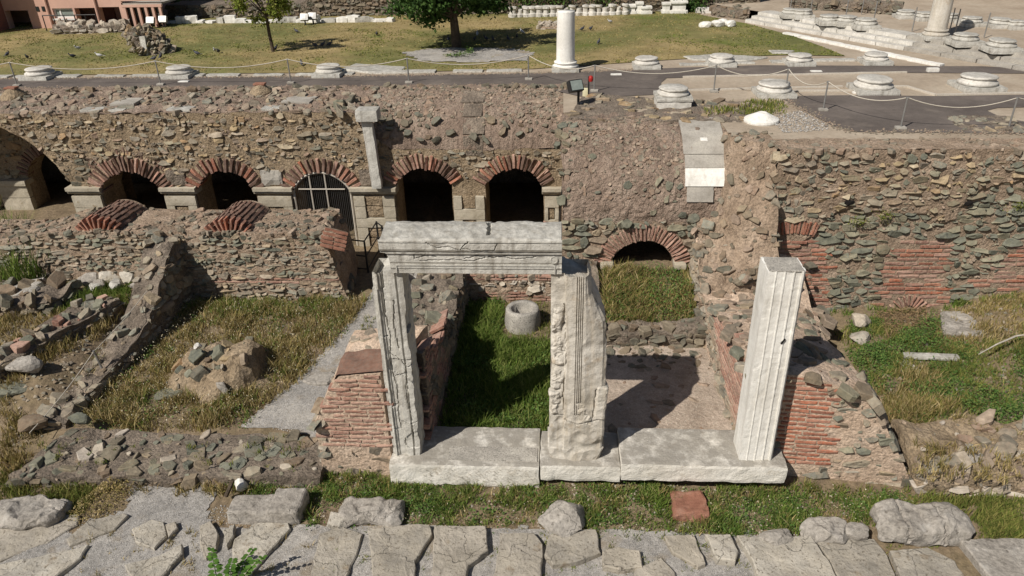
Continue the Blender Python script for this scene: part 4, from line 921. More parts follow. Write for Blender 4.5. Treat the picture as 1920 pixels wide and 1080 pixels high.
# ---------------------------------------------------------------- right partition wall
rp = thing('brick_faced_wall', (3.9, 10.5, 0), 'thick broken wall with brick facing behind the tall fluted white pillar', 'wall')
def rtop(x, y):
    z = interp(y, [(9, 1.88), (10.3, 1.78), (11.2, 1.6), (12.35, 1.34), (12.6, 1.12), (13.2, 1.2), (14.2, 1.85)]) + .05 * nz(x, y, 0, 2.4)
    z -= .32 * max(0, x - 3.75) + 1.5 * max(0, x - 4.62 + .15 * nz(x, y, 2, 1.7)) * sm((12.8 - y) / 1.0)
    return max(-.12, z)
mass(rp, [(2.93, 9.24), (5.45, 9.0), (5.0, 14.1), (2.84, 14.3)], rtop, -.15, 'mortar_light', .09, .015)
ms = Masonry(rp); BF = [(1440, 690), (1532, 690), (1560, 735), (1572, 760), (1552, 872), (1440, 872)]
def rreg(px, py):
    if inpoly(px, py, BF): return 'brick'
    return ('rubble' if random.random() < .75 else 'rubble_green') if random.random() < (.5 if py > 800 else .8) else None
face_stones(ms, (2.93, 9.24), (5.45, 9.0), -.1, lambda u: rtop(2.93 + u, 9.1), reg=rreg, hs=(.07, .16), keep=.8, brickm='brick', proud=(-.02, .02))
BI = [(1336, 590), (1375, 596), (1415, 668), (1415, 840), (1380, 800), (1352, 690)]
def rreg2(px, py): return 'brick' if inpoly(px, py, BI) else 'rubble'
face_stones(ms, (2.84, 14.3), (2.93, 9.24), .3, lambda u: rtop(2.9, 14.3 - u), reg=rreg2, brickm='brick_dusty', proud=(-.02, .03), course=.085)
top_stones(ms, (2.9, 5.4, 9.1, 14.2), rtop, (.12, .36), .95, 'rubble', flat=.35, sink=-.05, reg=lambda px, py: random.choice(['rubble', 'rubble_green', 'aggregate', 'aggregate', 'rubble_dark']), inside=lambda x, y: rtop(x, y) > .1)
face_stones(ms, (5.4, 9.0), (5.0, 14.1), -.1, lambda u: rtop(5.3, 9 + u), 'rubble_dark', proud=(0, .08))
ms.flush(300)
# ---------------------------------------------------------------- left partition wall
lp = thing('partition_wall', (-2.8, 11, 0), 'red brick wall end and ragged wall running back behind the cracked jamb', 'wall')
def ltop1(x, y): return interp(x, [(-3.75, 1.0), (-3.55, 1.45), (-3.3, 1.86), (-2.6, 1.95)]) + .07 * (y - 9) + .05 * nz(x, y, 0, 4)
mass(lp, [(-3.78, 8.98), (-2.63, 8.98), (-2.1, 10.2), (-3.4, 10.2)], ltop1, -.1, 'mortar_light', .08, .015)
def ltop2(x, y): return interp(y, [(9.6, 1.95), (10.3, 1.55), (10.9, 1.3), (11.4, 1.45), (12.3, .95), (13.0, 1.05), (14.4, 1.0)]) + .09 * nz(x, y, 0, 3) + .05 * nz(x, y, 4, 9) - .12 * max(0, x + 2.3) * 0
mass(lp, [(-3.0, 10.1), (-2.06, 9.5), (-1.98, 14.3), (-3.0, 14.3)], ltop2, -.1, 'mortar_grey', .09, .04, 'rear_core')
ms = Masonry(lp); BL = [(622, 700), (735, 690), (740, 845), (606, 838), (612, 760)]
face_stones(ms, (-3.78, 8.98), (-2.64, 8.98), -.05, lambda u: ltop1(-3.78 + u, 8.98), reg=lambda px, py: 'brick' if inpoly(px, py, BL) else ('rubble' if random.random() < .6 else None), brickm='brick_dusty', keep=.8, proud=(-.02, .02))
face_stones(ms, (-3.4, 10.2), (-3.78, 8.98), -.05, lambda u: 1.3, m='rubble', keep=.8)
face_stones(ms, (-2.06, 9.5), (-1.98, 14.3), .15, lambda u: ltop2(-2, 9.5 + u), reg=lambda px, py: 'brick' if nz(px * .01, py * .02) > -.15 else 'rubble_dark', brickm='brick_dusty')
top_stones(ms, (-2.95, -2.05, 10.3, 14.2), ltop2, (.14, .36), .95, 'rubble_dark', flat=.45, sink=-.1, reg=lambda px, py: random.choice(['rubble_dark', 'rubble', 'rubble_green']))
top_stones(ms, (-3.6, -2.7, 9.7, 10.2), ltop1, (.14, .3), .8, 'rubble')
V, Fc = grid(14, 8, lambda u, v: (lambda x, y: Vector((x, y, ltop1(x, y) + .05)))(lerp(-3.38, -2.58, u), lerp(8.97, 9.55, v))); part('brick_bed', V, Fc, 'brick_dark', lp)
for k in range(7):
    y = 9.8 + k * .28; ms.put('brick', 'brick_dusty', (-2.12, y, ltop2(-2.1, y) + .03), Vector((0, 1, 0)), Vector((-.5, 0, .86)), Vector((.86, 0, .5)), .3, .05, .3)
ms.flush(300)
# ---------------------------------------------------------------- low walls
def lowwall(name, label, P, zf, zb, m, stones, faces=((0, 1),), size=(.12, .28), keep=.85, cat='wall', hs=(.08, .18), flat=.5, sink=.25, bm='brick_dusty', reg=None, amp=.05, treg=None, dens=.5):
    cx = sum(p[0] for p in P) / 4; cy = sum(p[1] for p in P) / 4
    r = thing(name, (cx, cy, zb), label, cat); mass(r, P, zf, zb, m, .1, amp); ms = Masonry(r)
    xs = [p[0] for p in P]; ys = [p[1] for p in P]
    top_stones(ms, (min(xs), max(xs), min(ys), max(ys)), zf, size, keep, stones, flat, sink, inside=lambda x, y: inpoly(x, y, P), reg=treg, dens=dens)
    for i, j in faces:
        d = Vector(P[j]) - Vector(P[i]); L = d.length
        face_stones(ms, P[i], P[j], zb, lambda u: zf(P[i][0] + d.x * u / L, P[i][1] + d.y * u / L), stones, hs=hs, reg=reg, brickm=bm, proud=(-.01, .05))
    ms.flush(300); return r
lowwall('low_wall', 'low brick and rubble wall closing the overgrown room behind the stone wellhead', [(-2.0, 14.25), (.15, 14.25), (.15, 14.8), (-2.0, 14.8)], lambda x, y: .88 + .03 * nz(x, y, 0, 3), .0, 'mortar', 'rubble', reg=lambda px, py: 'brick' if nz(px * .01, py * .04) > -.2 else 'rubble_pale')
lowwall('low_wall', 'shaded stub of rubble between the wellhead room and the grassy vault mound', [(.45, 12.3), (.85, 12.3), (.85, 14.5), (.45, 14.5)], lambda x, y: .8 + .35 * sm((y - 13) / 1.4) + .08 * nz(x, y, 0, 3), .0, 'mortar_grey', 'rubble_dark', faces=((0, 1), (1, 2), (3, 0)))
lowwall('low_wall', 'rough rubble edge holding back the grassy mound before the brick arch', [(.8, 12.3), (2.95, 12.3), (2.95, 12.72), (.8, 12.72)], lambda x, y: .66 + .14 * sm((x - 2.2) / .6) + .05 * nz(x, y, 0, 4), .1, 'mortar_grey', 'rubble_dark', hs=(.1, .2), sink=-.3)
lowwall('low_wall', 'broad flat wall footing set with tilted green schist stones', [(-8.75, 8.5), (-3.75, 8.7), (-3.75, 9.62), (-8.4, 9.72)], lambda x, y: .13 + .04 * nz(x, y, 0, 1.2) + .05 * sm((-7.6 - x) / .8), -.15, 'mortar_grey', 'rubble_dark', size=(.13, .34), keep=1.0, flat=.3, sink=-.1, treg=lambda px, py: random.choice(['rubble_dark', 'rubble_green', 'rubble_green', 'rubble', 'rubble_dark']) if random.random() < .9 else 'rubble_pale', faces=((0, 1),))
def sptop(x, y): return interp(y, [(9.9, .2), (11.5, .3), (12.6, .46), (13.2, .85), (13.9, 1.45), (14.6, 1.72)]) + .13 * nz(x, y, 0, 2.6) + .06 * nz(x, y, 3, 7)
lowwall('spur_wall', 'ragged spur wall stepping down from the long low rubble wall', [(-9.15, 9.8), (-8.62, 9.8), (-8.38, 14.55), (-8.95, 14.55)], sptop, -.1, 'mortar_grey', 'rubble', faces=((0, 1), (1, 2), (3, 0)), size=(.16, .4), keep=1.0, flat=.36, sink=-.2)
lowwall('low_wall', 'broken brick and stone wall stub beside the rope post, parallel to the spur wall', [(-10.9, 10.6), (-10.3, 10.5), (-9.35, 13.3), (-10.0, 13.4)], lambda x, y: .72 + .12 * nz(x, y, 0, 2), 0, 'mortar_grey', 'rubble', faces=((0, 1), (1, 2), (3, 0)), size=(.14, .36), keep=1.0, flat=.55, sink=-.35, treg=lambda px, py: random.choice(['rubble', 'rubble_dark', 'brick_dusty', 'rubble_green']))
lowwall('low_wall', 'heap-like rubble wall stub behind the white boulders by the tall weeds', [(-12.6, 12.7), (-10.8, 13.0), (-10.6, 13.9), (-12.6, 13.8)], lambda x, y: .8 + .2 * nz(x, y, 0, 2), 0, 'mortar_grey', 'rubble_dark', faces=((0, 1), (1, 2)), size=(.2, .45), keep=1.0, flat=.6, sink=-.35)
lowwall('low_wall', 'collapsed pale rubble wall below the green bank and the brick-patched wall', [(5.5, 8.85), (9.5, 8.9), (9.5, 10.1), (5.5, 10.0)], lambda x, y: .12 + .34 * sm((y - 8.85) / .8) + .14 * nz(x, y, 0, 1.6) + .08 * nz(x, y, 4, 4), -.15, 'mortar_ochre', 'rubble_pale', faces=((0, 1),), size=(.08, .36), keep=.95, flat=.45, sink=-.3, amp=.03, treg=lambda px, py: random.choice(['rubble_pale', 'rubble', 'aggregate', 'aggregate', None]))
# ---------------------------------------------------------------- tall patched wall on the right
w2 = thing('patched_wall', (8, 14.1, 0), 'tall wall of green schist with red brick patches under pale rubble', 'wall')
CRK = [(1440, 470), (1490, 465), (1530, 432), (1560, 400), (1590, 390), (1640, 398), (1740, 400), (1760, 420), (1790, 412), (1810, 372), (1850, 350), (1930, 335)]
def above(px, py): return py < interp(px, CRK)
def w2bat(u, z):
    px, py = pr((4.25 + u, 14.1, z)); return (.05 if above(px, py) else 0) + .02 * nz(u, z, 0, 1.5)
b = MB(); b.add(*grid(110, 60, lambda u, v: (lambda x, z: Vector((x, 14.1 - w2bat(x - 4.25, z), z)) + noise.noise_vector(Vector((x, 0, z)) * 5) * .014)(lerp(4.25, 13.5, u), lerp(-.2, 3.74, v))))
b.add(*grid(60, 6, lambda u, v: (lambda x, y: Vector((x, y, 3.74 + .03 * nz(x, y, 0, 3))))(lerp(4.25, 13.5, u), lerp(14.06, 14.75, v)))); b.out('core', 'mortar', w2)
B1 = [(1445, 415), (1525, 440), (1552, 470), (1560, 520), (1550, 585), (1500, 590), (1445, 560)]
B2 = [(1690, 450), (1795, 448), (1775, 500), (1780, 575), (1795, 592), (1740, 600), (1560, 596), (1552, 582), (1635, 580), (1640, 545), (1650, 500)]
B3 = [(1885, 478), (1930, 440), (1930, 555), (1845, 540), (1790, 530), (1790, 522), (1865, 518)]
B4 = [(1545, 522), (1645, 520), (1645, 538), (1545, 540)]
AR1 = [(1440, 412), (1528, 415), (1540, 448), (1445, 446)]
def w2reg(px, py):
    if inpoly(px, py, AR1) or math.hypot(px - 1700, (py - 588) * 1.15) < 42: return None
    if any(inpoly(px, py, P) for P in (B1, B2, B3)): return 'brick'
    if above(px, py): return 'rubble_ochre' if nz(px * .013, py * .03) > .05 else ('rubble_green' if random.random() < .3 else 'rubble')
    return 'rubble_green'
ms = Masonry(w2)
up2 = lambda px, py: (w2reg(px, py) if above(px, py) and w2reg(px, py) != 'brick' else None)
lo2 = lambda px, py: (None if above(px, py) and w2reg(px, py) != 'brick' else w2reg(px, py))
face_stones(ms, (4.25, 14.1), (11.5, 14.1), 0, 3.72, reg=up2, hs=(.09, .2), asp=(1.0, 2.4), keep=.9, bat=w2bat, proud=(-.012, .02), gap=.03)
face_stones(ms, (4.25, 14.1), (11.5, 14.1), 0, 3.72, reg=lo2, hs=(.07, .17), asp=(1.3, 3.2), keep=.97, bat=w2bat, proud=(-.005, .035), gap=.014, brickm=('brick', 'brick_dusty'), bkeep=.93, course=.098, bth=.062, blen=(.26, .46))
top_stones(ms, (4.3, 11, 14.08, 14.75), lambda x, y: 3.74, (.08, .22), .9, 'aggregate')
ms.flush(300)
ar = bpy.data.objects.new('brick_arch', None); COL.objects.link(ar); ar.parent = w2; q = vy(1490, 520, 14.1); ar.location = q - w2.location
ms = Masonry(ar); arch_bricks(ms, Vector((4.78, 14.06, .62)), 0, 0, 1.36, 1.64, 1.26, 1.90, 14, None, 'brick', .2, .03); ms.flush(300)
q = vy(1700, 588, 14.1); ar = bpy.data.objects.new('drain_arch', None); COL.objects.link(ar); ar.parent = w2; ar.location = q - w2.location
ms = Masonry(ar); arch_bricks(ms, q + Vector((0, -.02, 0)), 0, 0, .2, .46, .15, math.pi - .15, 12, None, 'brick_dusty', .22, .04); ms.flush(300)
MB().add([(q.x + .2 * math.cos(k * math.pi / 10), 14.03, q.z + .16 * math.sin(k * math.pi / 10)) for k in range(11)] + [(q.x - .2, 14.03, q.z - .12), (q.x + .2, 14.03, q.z - .12)], [tuple(range(13))]).out('drain_shade', 'void_shade', ar)  # flat dark sheet paints the shade inside the drain
mb = MB()
for k in range(6): mb.tube([(q.x - .16 + .065 * k, 14.0, q.z - .1), (q.x - .16 + .065 * k, 14.0, q.z + .15)], .004, 4)
mb.out('drain_grille', 'metal_grey', ar)
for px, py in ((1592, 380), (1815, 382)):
    p = vy(px, py, 14.04); V, Fc = rock((p.x, 14.03, p.z - .06), (.2, .06, .13), px, 1); part('hole_shade', V, Fc, 'void_shade', w2)  # dark lump paints the shade of a gap in the wall face
# ================================================================== LOWER AREA OBJECTS
# wellhead
wh = g(977, 612, .25); wh = Vector((-.72, 13.25, .2))
b = MB().lathe((0, 0, 0), [(.37, 0), (.375, .12), (.36, .3), (.345, .42), (.33, .44), (.245, .44), (.225, .41), (.215, .05)], 36); b.add([(.215 * math.cos(k * .1745), .215 * math.sin(k * .1745), .06) for k in range(36)], [tuple(range(36))])
b.V = [v + noise.noise_vector(v * 6) * .012 + wh for v in b.V]; solo('stone_wellhead', b.V, b.F, 'marble_lichen', 'round hollow stone wellhead on the grassy room floor', 'wellhead', smooth=True)
# black steel railing at the path's end
ra = thing('steel_railing', (-4.6, 16.4, 0), 'black steel railing at the end of the gravel path', 'railing')
P = [g(664, 505, .1), g(690, 508, .1), g(712, 470, .1), g(722, 478, .1)]
for p in P: MB().tube([(p.x, p.y, 0), (p.x, p.y, .92)], .025, 6).out('post', 'metal_dark', ra)
for a, c in zip(P, P[1:]):
    for z in (.9, .5, .15): MB().tube([(a.x, a.y, z), (c.x, c.y, z)], .018, 6).out('rail', 'metal_dark', ra)
# mound of crumbled core in the left court
md = thing('masonry_mound', (-6.6, 11.4, 0), 'eroded stump of mortar and stones standing in dry grass', 'mound')
def mtop(x, y):
    r = math.hypot((x + 6.45) / 1.0, (y - 11.5) / .8); return -.05 + (.5 + .25 * sm((x + 6.6) / .8)) * sm((1.3 - r) / .7) - .35 * sm((x + 5.85) / .25) * sm((1.3 - r) / .7) + .2 * nz(x, y, 0, 2.0) + .07 * nz(x, y, 3, 6)
b = MB().add(*grid(34, 30, lambda u, v: (lambda x, y: Vector((x, y, mtop(x, y))))(lerp(-7.7, -5.25, u), lerp(10.45, 12.6, v)))); b.jig(.06, 3.5).jig(.03, 9).out('core', 'mortar_ochre', md)
ms = Masonry(md); top_stones(ms, (-7.5, -5.4, 10.7, 12.3), mtop, (.08, .3), .8, 'rubble', flat=.5, sink=-.2, inside=lambda x, y: mtop(x, y) > .15, reg=lambda px, py: random.choice(['rubble', 'rubble_dark', 'rubble_green', 'rubble_ochre'])); ms.flush(300)
def gpt(px, py, z=0.0): 
    for _ in range(6):
        p = g(px, py, z); z = gz(p.x, p.y)
    return p
def place_rock(px, py, size, m, label, cat='rock', name='rock', seed=0, rz=0, group=None, z=None, planes=13, sub=3):
    p = gpt(px, py) if z is None else g(px, py, z); V, Fc = rock((p.x, p.y, p.z - size[2] * .12), size, seed or int(px * 7 + py), sub, rz, planes)
    return solo(name, V, Fc, m, label, cat, group)
place_rock(420, 742, (.22, .16, .34), 'slab_grey', 'small upright grey stone at the foot of the eroded stump', seed=3)
place_rock(320, 742, (.5, .34, .16), 'rubble_green', 'flat green stone lying in grass below the eroded stump', seed=4)
place_rock(372, 652, (.14, .12, .1), 'marble_base', 'small white stone on top of the eroded stump', z=.72, seed=5)
place_rock(450, 700, (.22, .16, .14), 'marble_weathered', 'small pale stone on the side of the eroded stump', z=.35, seed=6)
P = world_poly([(568, 716), (590, 702), (622, 697), (634, 708), (615, 722), (580, 722)], .08)
V, Fc = polyslab(P, .12, .12, .12, 3); solo('flat_boulder', V, Fc, 'slab_grey', 'flat grey boulder set at the edge of the gravel path', 'rock')
# boulders and blocks in the far left corner
p = g(42, 548, .75); V, Fc = rblock((p.x, p.y, .5), (.95, .62, .36), .07, .06, .04, 4, 4, rz=.25, ry=-.18); solo('marble_block', V, Fc, 'marble_lichen', 'large grey marble block resting on rubble beside tall weeds', 'block')
for k, (px, py, s, c) in enumerate(((205, 528, (.42, .36, .34), 'marble_tan'), (243, 524, (.42, .36, .32), 'marble_tan'), (222, 540, (.3, .26, .24), 'marble_weathered'), (178, 545, (.3, .24, .22), 'marble_weathered'), (190, 536, (.24, .2, .2), 'slab_grey'), (262, 540, (.34, .24, .18), 'slab_grey'), (172, 530, (.44, .3, .3), 'slab_grey'), (104, 522, (.3, .24, .22), 'marble_weathered'), (128, 520, (.34, .24, .16), 'slab_grey'))):
    place_rock(px, py, s, c, 'rounded pale boulder heaped beside the spur wall', seed=80 + k, group='pale boulders heaped by the spur wall', z=.5)
place_rock(50, 692, (.5, .4, .3), 'slab_grey', 'angular grey rock on the broken wall stub near the low footing', seed=21, z=.55); place_rock(25, 735, (.5, .4, .22), 'rubble_green', 'flat greenish rock at the foot of the broken wall stub', seed=22, z=.3)
place_rock(150, 790, (.34, .2, .2), 'rubble_green', 'green schist rock at the end of the spur wall', seed=23, z=.3); place_rock(60, 800, (.5, .3, .2), 'rubble_dark', 'brown rock beside the spur wall near the schist footing', seed=24, z=.2)
# fallen brickwork by the right-hand gallery arch
V, Fc = rblock((-.25, 16.6, .55), (.42, .5, .5), .07, .03, .03, 5, 14, rz=.5, ry=.4); solo('fallen_masonry', V, Fc, 'brick_dusty', 'leaning red brick slab beside the gallery arch next to the chamber', 'brickwork')
# rocks on the right bank
P = world_poly([(1762, 590), (1830, 582), (1925, 590), (1925, 628), (1850, 634), (1768, 628)], .35); V, Fc = polyslab(P, .3, .42, .14, 7, .05, .05, .05); solo('flat_boulder', V, Fc, 'slab_grey', 'broad flat outcrop slab below the brick-patched wall', 'rock')
for px, py, s, m, l in ((1805, 862, (.62, .42, .34), 'slab_grey', 'big cracked grey boulder on the collapsed pale wall'), (1860, 856, (.46, .36, .3), 'slab_grey', 'squarish grey boulder beside the big cracked boulder'), (1905, 820, (.5, .4, .24), 'slab_grey', 'smooth purple-grey boulder above the collapsed pale wall'), (1612, 640, (.4, .3, .24), 'rubble_pale', 'white broken stone beside ground ivy below the patched wall'), (1905, 868, (.6, .35, .2), 'rubble_green', 'dark green flat boulder beyond the squarish boulder'), (1612, 612, (.4, .3, .3), 'rubble_pale', 'rounded pale rock under the foot of the patched wall')):
    place_rock(px, py, s, m, l, z=gz(*g(px, py, .3)[:2]) + (.15 if py > 800 else 0))
V, Fc = rblock(Vector((*g(1745, 668, .35)[:2], .3)), (.98, .14, .09), .08, .02, .01, 5, 6, rz=-.06); solo('stone_bar', V, Fc, 'marble_weathered', 'long pale stone bar lying in the ivy', 'stone bar')
V, Fc = rblock(Vector((*g(1712, 688, .3)[:2], .2)), (.2, .62, .08), .08, .02, .012, 5, 7, rz=.35); solo('stone_bar', V, Fc, 'marble_weathered', 'shorter pale stone bar slanting down from the long bar', 'stone bar')
MB_ = MB().tube([g(1835, 664, .55), g(1870, 645, .62), g(1905, 630, .66), g(1960, 622, .7)], [.008, .014, .018, .018], 7); o = MB_.out('fallen_branch', 'marble_tan'); props(o, 'bare pale branch lying on the bank below the patched wall', 'branch')
# ================================================================== STREET IN FRONT: kerb stones and paving
SL = [
 [(598, 1000), (640, 985), (680, 1000), (672, 1030), (650, 1080), (640, 1110), (575, 1110)],
 [(690, 985), (806, 982), (810, 1000), (780, 1050), (775, 1110), (700, 1110), (695, 1040)],
 [(815, 985), (912, 985), (914, 1030), (880, 1060), (860, 1110), (805, 1110), (812, 1040)],
 [(938, 998), (1000, 998), (1018, 1020), (1015, 1110), (915, 1110), (930, 1060)],
 [(1030, 1000), (1060, 990), (1118, 990), (1126, 1035), (1085, 1050), (1035, 1058), (1022, 1040)],
 [(1130, 1032), (1160, 1022), (1200, 1032), (1205, 1060), (1160, 1068), (1130, 1060)],
 [(1245, 1004), (1300, 1002), (1325, 1055), (1310, 1062), (1260, 1035)],
 [(1322, 1004), (1370, 1002), (1385, 1035), (1378, 1052), (1345, 1048)],
 [(1382, 1004), (1520, 1004), (1560, 1060), (1580, 1110), (1430, 1110), (1410, 1050)],
 [(1524, 1004), (1640, 1008), (1665, 1040), (1690, 1110), (1585, 1110), (1555, 1050)],
 [(1670, 1030), (1740, 1025), (1790, 1050), (1830, 1110), (1700, 1110)],
 [(1800, 1010), (1930, 1010), (2000, 1060), (2000, 1120), (1880, 1110)],
 [(440, 1010), (480, 980), (540, 978), (545, 990), (500, 1040), (470, 1075), (432, 1070)],
 [(374, 985), (395, 976), (410, 1000), (405, 1030), (385, 1045), (374, 1020)],
 [(418, 995), (440, 982), (438, 1005), (425, 1022)],
 [(245, 990), (285, 972), (308, 978), (312, 1005), (290, 1030), (255, 1015)],
 [(310, 982), (330, 976), (332, 990), (316, 1008)],
 [(232, 1060), (300, 1040), (340, 1020), (342, 1036), (300, 1080), (250, 1090)],
 [(-60, 960), (60, 970), (150, 965), (145, 985), (90, 1015), (0, 1050), (-80, 1060)],
 [(125, 1010), (165, 975), (235, 960), (240, 965), (215, 990), (130, 1022)],
 [(-40, 1065), (80, 1040), (165, 1020), (150, 1045), (100, 1080), (-20, 1120)],
 [(1190, 1065), (1240, 1045), (1265, 1070), (1270, 1110), (1180, 1110)],
]
pv = bpy.data.objects.new('pavement', None); COL.objects.link(pv); pv.location = (0, 7.2, 0); pv['kind'] = 'structure'
for k, P in enumerate(SL):
    z = .015 + .02 * (k % 3); W = world_poly(P, z); V, Fc = polyslab([tuple(p) for p in W], .2, lambda x, y, z=z: z + .03 * nz(x, y, 0, 1.1) * 1.0, .09, k * 3.7, .016, .016, .022)
    part('paving_slab', V, Fc, 'slab_grey' if k in (11,) else 'slab_stone', pv)
KB = [((485, 940), (.92, .42, .3), 'rblock', 'long low kerb block of tan stone beside the gravel gap', 'slab_grey'), ((538, 938), (.5, .5, .42), 'rblock', 'squared striped kerb block next to the long low kerb block', 'slab_grey'), ((697, 948), (.95, .46, .36), 'rblock', 'bulky white-topped kerb rock below the brick wall end', 'slab_grey'), ((1058, 960), (.62, .5, .46), 'rock', 'angular upright kerb rock below the broken middle pier', 'slab_grey'), ((1548, 980), (.66, .36, .3), 'rblock', 'squarish grey kerb rock beside green grass below the pillar', 'slab_grey'), ((1608, 985), (.36, .28, .24), 'rock', 'small wedge kerb rock between the squarish and the great boulder', 'slab_grey'), ((1728, 968), (1.3, .62, .46), 'rblock', 'great pale kerb boulder with dark vertical clefts', 'slab_grey'), ((1458, 990), (.5, .3, .2), 'rock', 'low half-buried kerb rock beside the squarish kerb rock', 'slab_grey'), ((45, 950), (1.2, .55, .32), 'rblock', 'long grey kerb boulder at the gravel gap by dry weeds', 'slab_grey'), ((100, 945), (.42, .4, .36), 'rock', 'dark-sided kerb rock at the end of the long grey boulder', 'slab_grey'), ((630, 962), (.4, .3, .2), 'rock', 'low broken stone next to the bulky white-topped kerb rock', 'slab_stone')]
for k, ((px, py), s, kd, l, m) in enumerate(KB):
    p = g(px, py, .2); 
    if kd == 'rblock': V, Fc = rblock((p.x, p.y, -.1), (s[0], s[1], s[2] * .55 + .1), .035, .15 if k > 1 else .05, .09 if k > 1 else .03, 2.6, k * 3.1 + 1)
    else: V, Fc = rock((p.x, p.y, -.14), (s[0] * .9, s[1] * .9, s[2] * .66 + .14), 300 + k, 4, 0, 16, .06)
    if k == 6:   # vertical clefts
        V = [Vector((v.x, v.y + (.05 * max(0, 1 - min(abs(v.x - p.x + .28), abs(v.x - p.x - .22)) / .03) if v.z > .02 and v.y < p.y + .1 else 0), v.z - .04 * max(0, 1 - min(abs(v.x - p.x + .28), abs(v.x - p.x - .22)) / .03))) for v in V]
    solo('kerb_stone', V, Fc, m, l, 'kerb stone')
V, Fc = rblock(Vector((*g(1292, 948, 0)[:2], -.22)), (.52, .55, .28), .05, .03, .03, 4, 5, rx=-.12); bb = solo('brick_block', V, Fc, 'terracotta', 'sunken square red brick block set in grass below the pale threshold slab', 'brick block')
V, Fc = rock(Vector((*g(452, 908, .05)[:2], -.03)), (.2, .18, .2), 900, 2); solo('rock', V, Fc, 'marble', 'small white rock by the stick at the grass edge', 'rock')
o = MB().tube([g(437, 900, .3), g(424, 930, .02)], [.03, .035], 6).out('wooden_stake', 'bark'); props(o, 'short dark wooden stake leaning in weeds by the gravel gap', 'stake')
rf = thing('floor_rubble', (1.8, 11, .3), 'flat stones and mortar lumps embedded in the mortar floor', 'rubble'); ms = Masonry(rf); top_stones(ms, (.8, 2.9, 9.8, 12.3), lambda x, y: gz(x, y) + .01, (.08, .3), .14, 'aggregate', flat=.3, sink=.3); top_stones(ms, (.8, 2.95, 11.6, 12.35), lambda x, y: gz(x, y) + .01, (.1, .3), .6, 'rubble_dark', flat=.5, sink=.2); ms.flush(300)
# pebbles
def pebbles(name, poly, zf, n, size, label, m='pebble'):
    P = sample(poly, n); t = np.array([(1, 0, 0), (-.6, .8, 0), (-.5, -.8, 0), (.1, 0, .8)]); V = np.zeros((len(P), 4, 3))
    for i, (x, y) in enumerate(P):
        q = U(0, 6.28); c, s = math.cos(q), math.sin(q); k = size * U(.5, 1.3); R = np.array([[c, -s, 0], [s, c, 0], [0, 0, 1]]); V[i] = (t @ R.T) * k + (x, y, zf(x, y) + .008)
    npmesh(name, V, 4, [(0, 1, 3), (1, 2, 3), (2, 0, 3)], m, None, 'stuff', label, 'gravel')
pebbles('loose_gravel', world_poly([(690, 558), (705, 535), (790, 500), (700, 640), (645, 700), (612, 740), (604, 815), (452, 800), (555, 718), (640, 625)], .06), gz, 5000, .014, 'loose grey gravel on the path beside the dry grass court')
pebbles('loose_gravel', world_poly([(250, 888), (405, 882), (398, 940), (560, 982), (900, 985), (1500, 1000), (1500, 1090), (-50, 1090), (-50, 1010), (235, 955)], -.03), gz, 9000, .012, 'loose grey gravel between the street paving slabs')
pebbles('loose_chippings', [(.6, 9.7), (2.9, 9.7), (2.9, 12.3), (.6, 12.3)], gz, 2200, .014, 'pale mortar chippings strewn on the room floor', 'rubble_pale')
# ================================================================== GRASS AND WEEDS
def grass(px, z, n, m, h, label, w=.014, clump=.8, lean=.7):
    poly = world_poly(px, z); return blades('grass', sample(poly, n, .12, .9), gz, m, h, w, None, label, 'grass', lean, clump)
court = [(110, 795), (190, 690), (300, 590), (400, 562), (690, 560), (640, 630), (560, 715), (455, 800), (300, 810)]
grass(court, .06, 26000, 'grass_dry', (.05, .17), 'dry yellow grass filling the left court'); grass(court, .06, 4500, 'grass_mid', (.04, .11), 'olive green grass mixed through the left court')
grass([(330, 580), (420, 565), (660, 562), (600, 590), (450, 600)], .06, 2500, 'grass_green', (.08, .2), 'greener grass along the foot of the long low rubble wall')
def heads(px, z, n, h, label):
    P = sample(world_poly(px, z), n, .2); leaves('seed_heads', [(x, y, gz(x, y) + U(h * .6, h)) for x, y in P], .022, 'seed_head', None, label, 'weeds')
heads(court, .06, 5000, .2, 'pale seed heads dotted over the left court')
grass([(0, 600), (110, 590), (250, 560), (180, 640), (60, 700), (0, 760)], .4, 7000, 'grass_dry', (.08, .24), 'dry grass between the broken wall stubs on the left'); grass([(60, 590), (240, 545), (250, 575), (90, 600)], .4, 3500, 'grass_green', (.1, .28), 'green grass below the pale boulders')
grass([(0, 780), (80, 800), (60, 840), (0, 900)], .1, 2500, 'grass_dry', (.08, .22), 'dry grass beyond the end of the schist footing')
grass([(-20, 430), (70, 460), (110, 520), (30, 560), (-20, 560)], .5, 2600, 'grass_green', (.5, 1.1), 'tall green weeds in front of the long low wall', .02, .6, .5)
grass([(0, 880), (130, 885), (190, 900), (150, 970), (120, 975), (0, 930)], 0, 3500, 'grass_mid', (.06, .18), 'olive weeds behind the long grey kerb boulder'); cover('weeds', world_poly([(120, 920), (180, 895), (260, 880), (240, 935), (180, 975), (140, 985)], 0), gz, 2600, .2, .03, 'grass_dry', 'dry seeding weeds along the gravel gap', 'weeds')
strip_ = [(410, 890), (600, 880), (735, 900), (1000, 905), (1240, 905), (1500, 915), (1700, 925), (1720, 940), (1640, 985), (1500, 1000), (1000, 985), (760, 985), (580, 985), (560, 930), (420, 920)]
grass(strip_, -.02, 6500, 'grass_mid', (.02, .08), 'short olive grass strip between threshold and kerb stones')
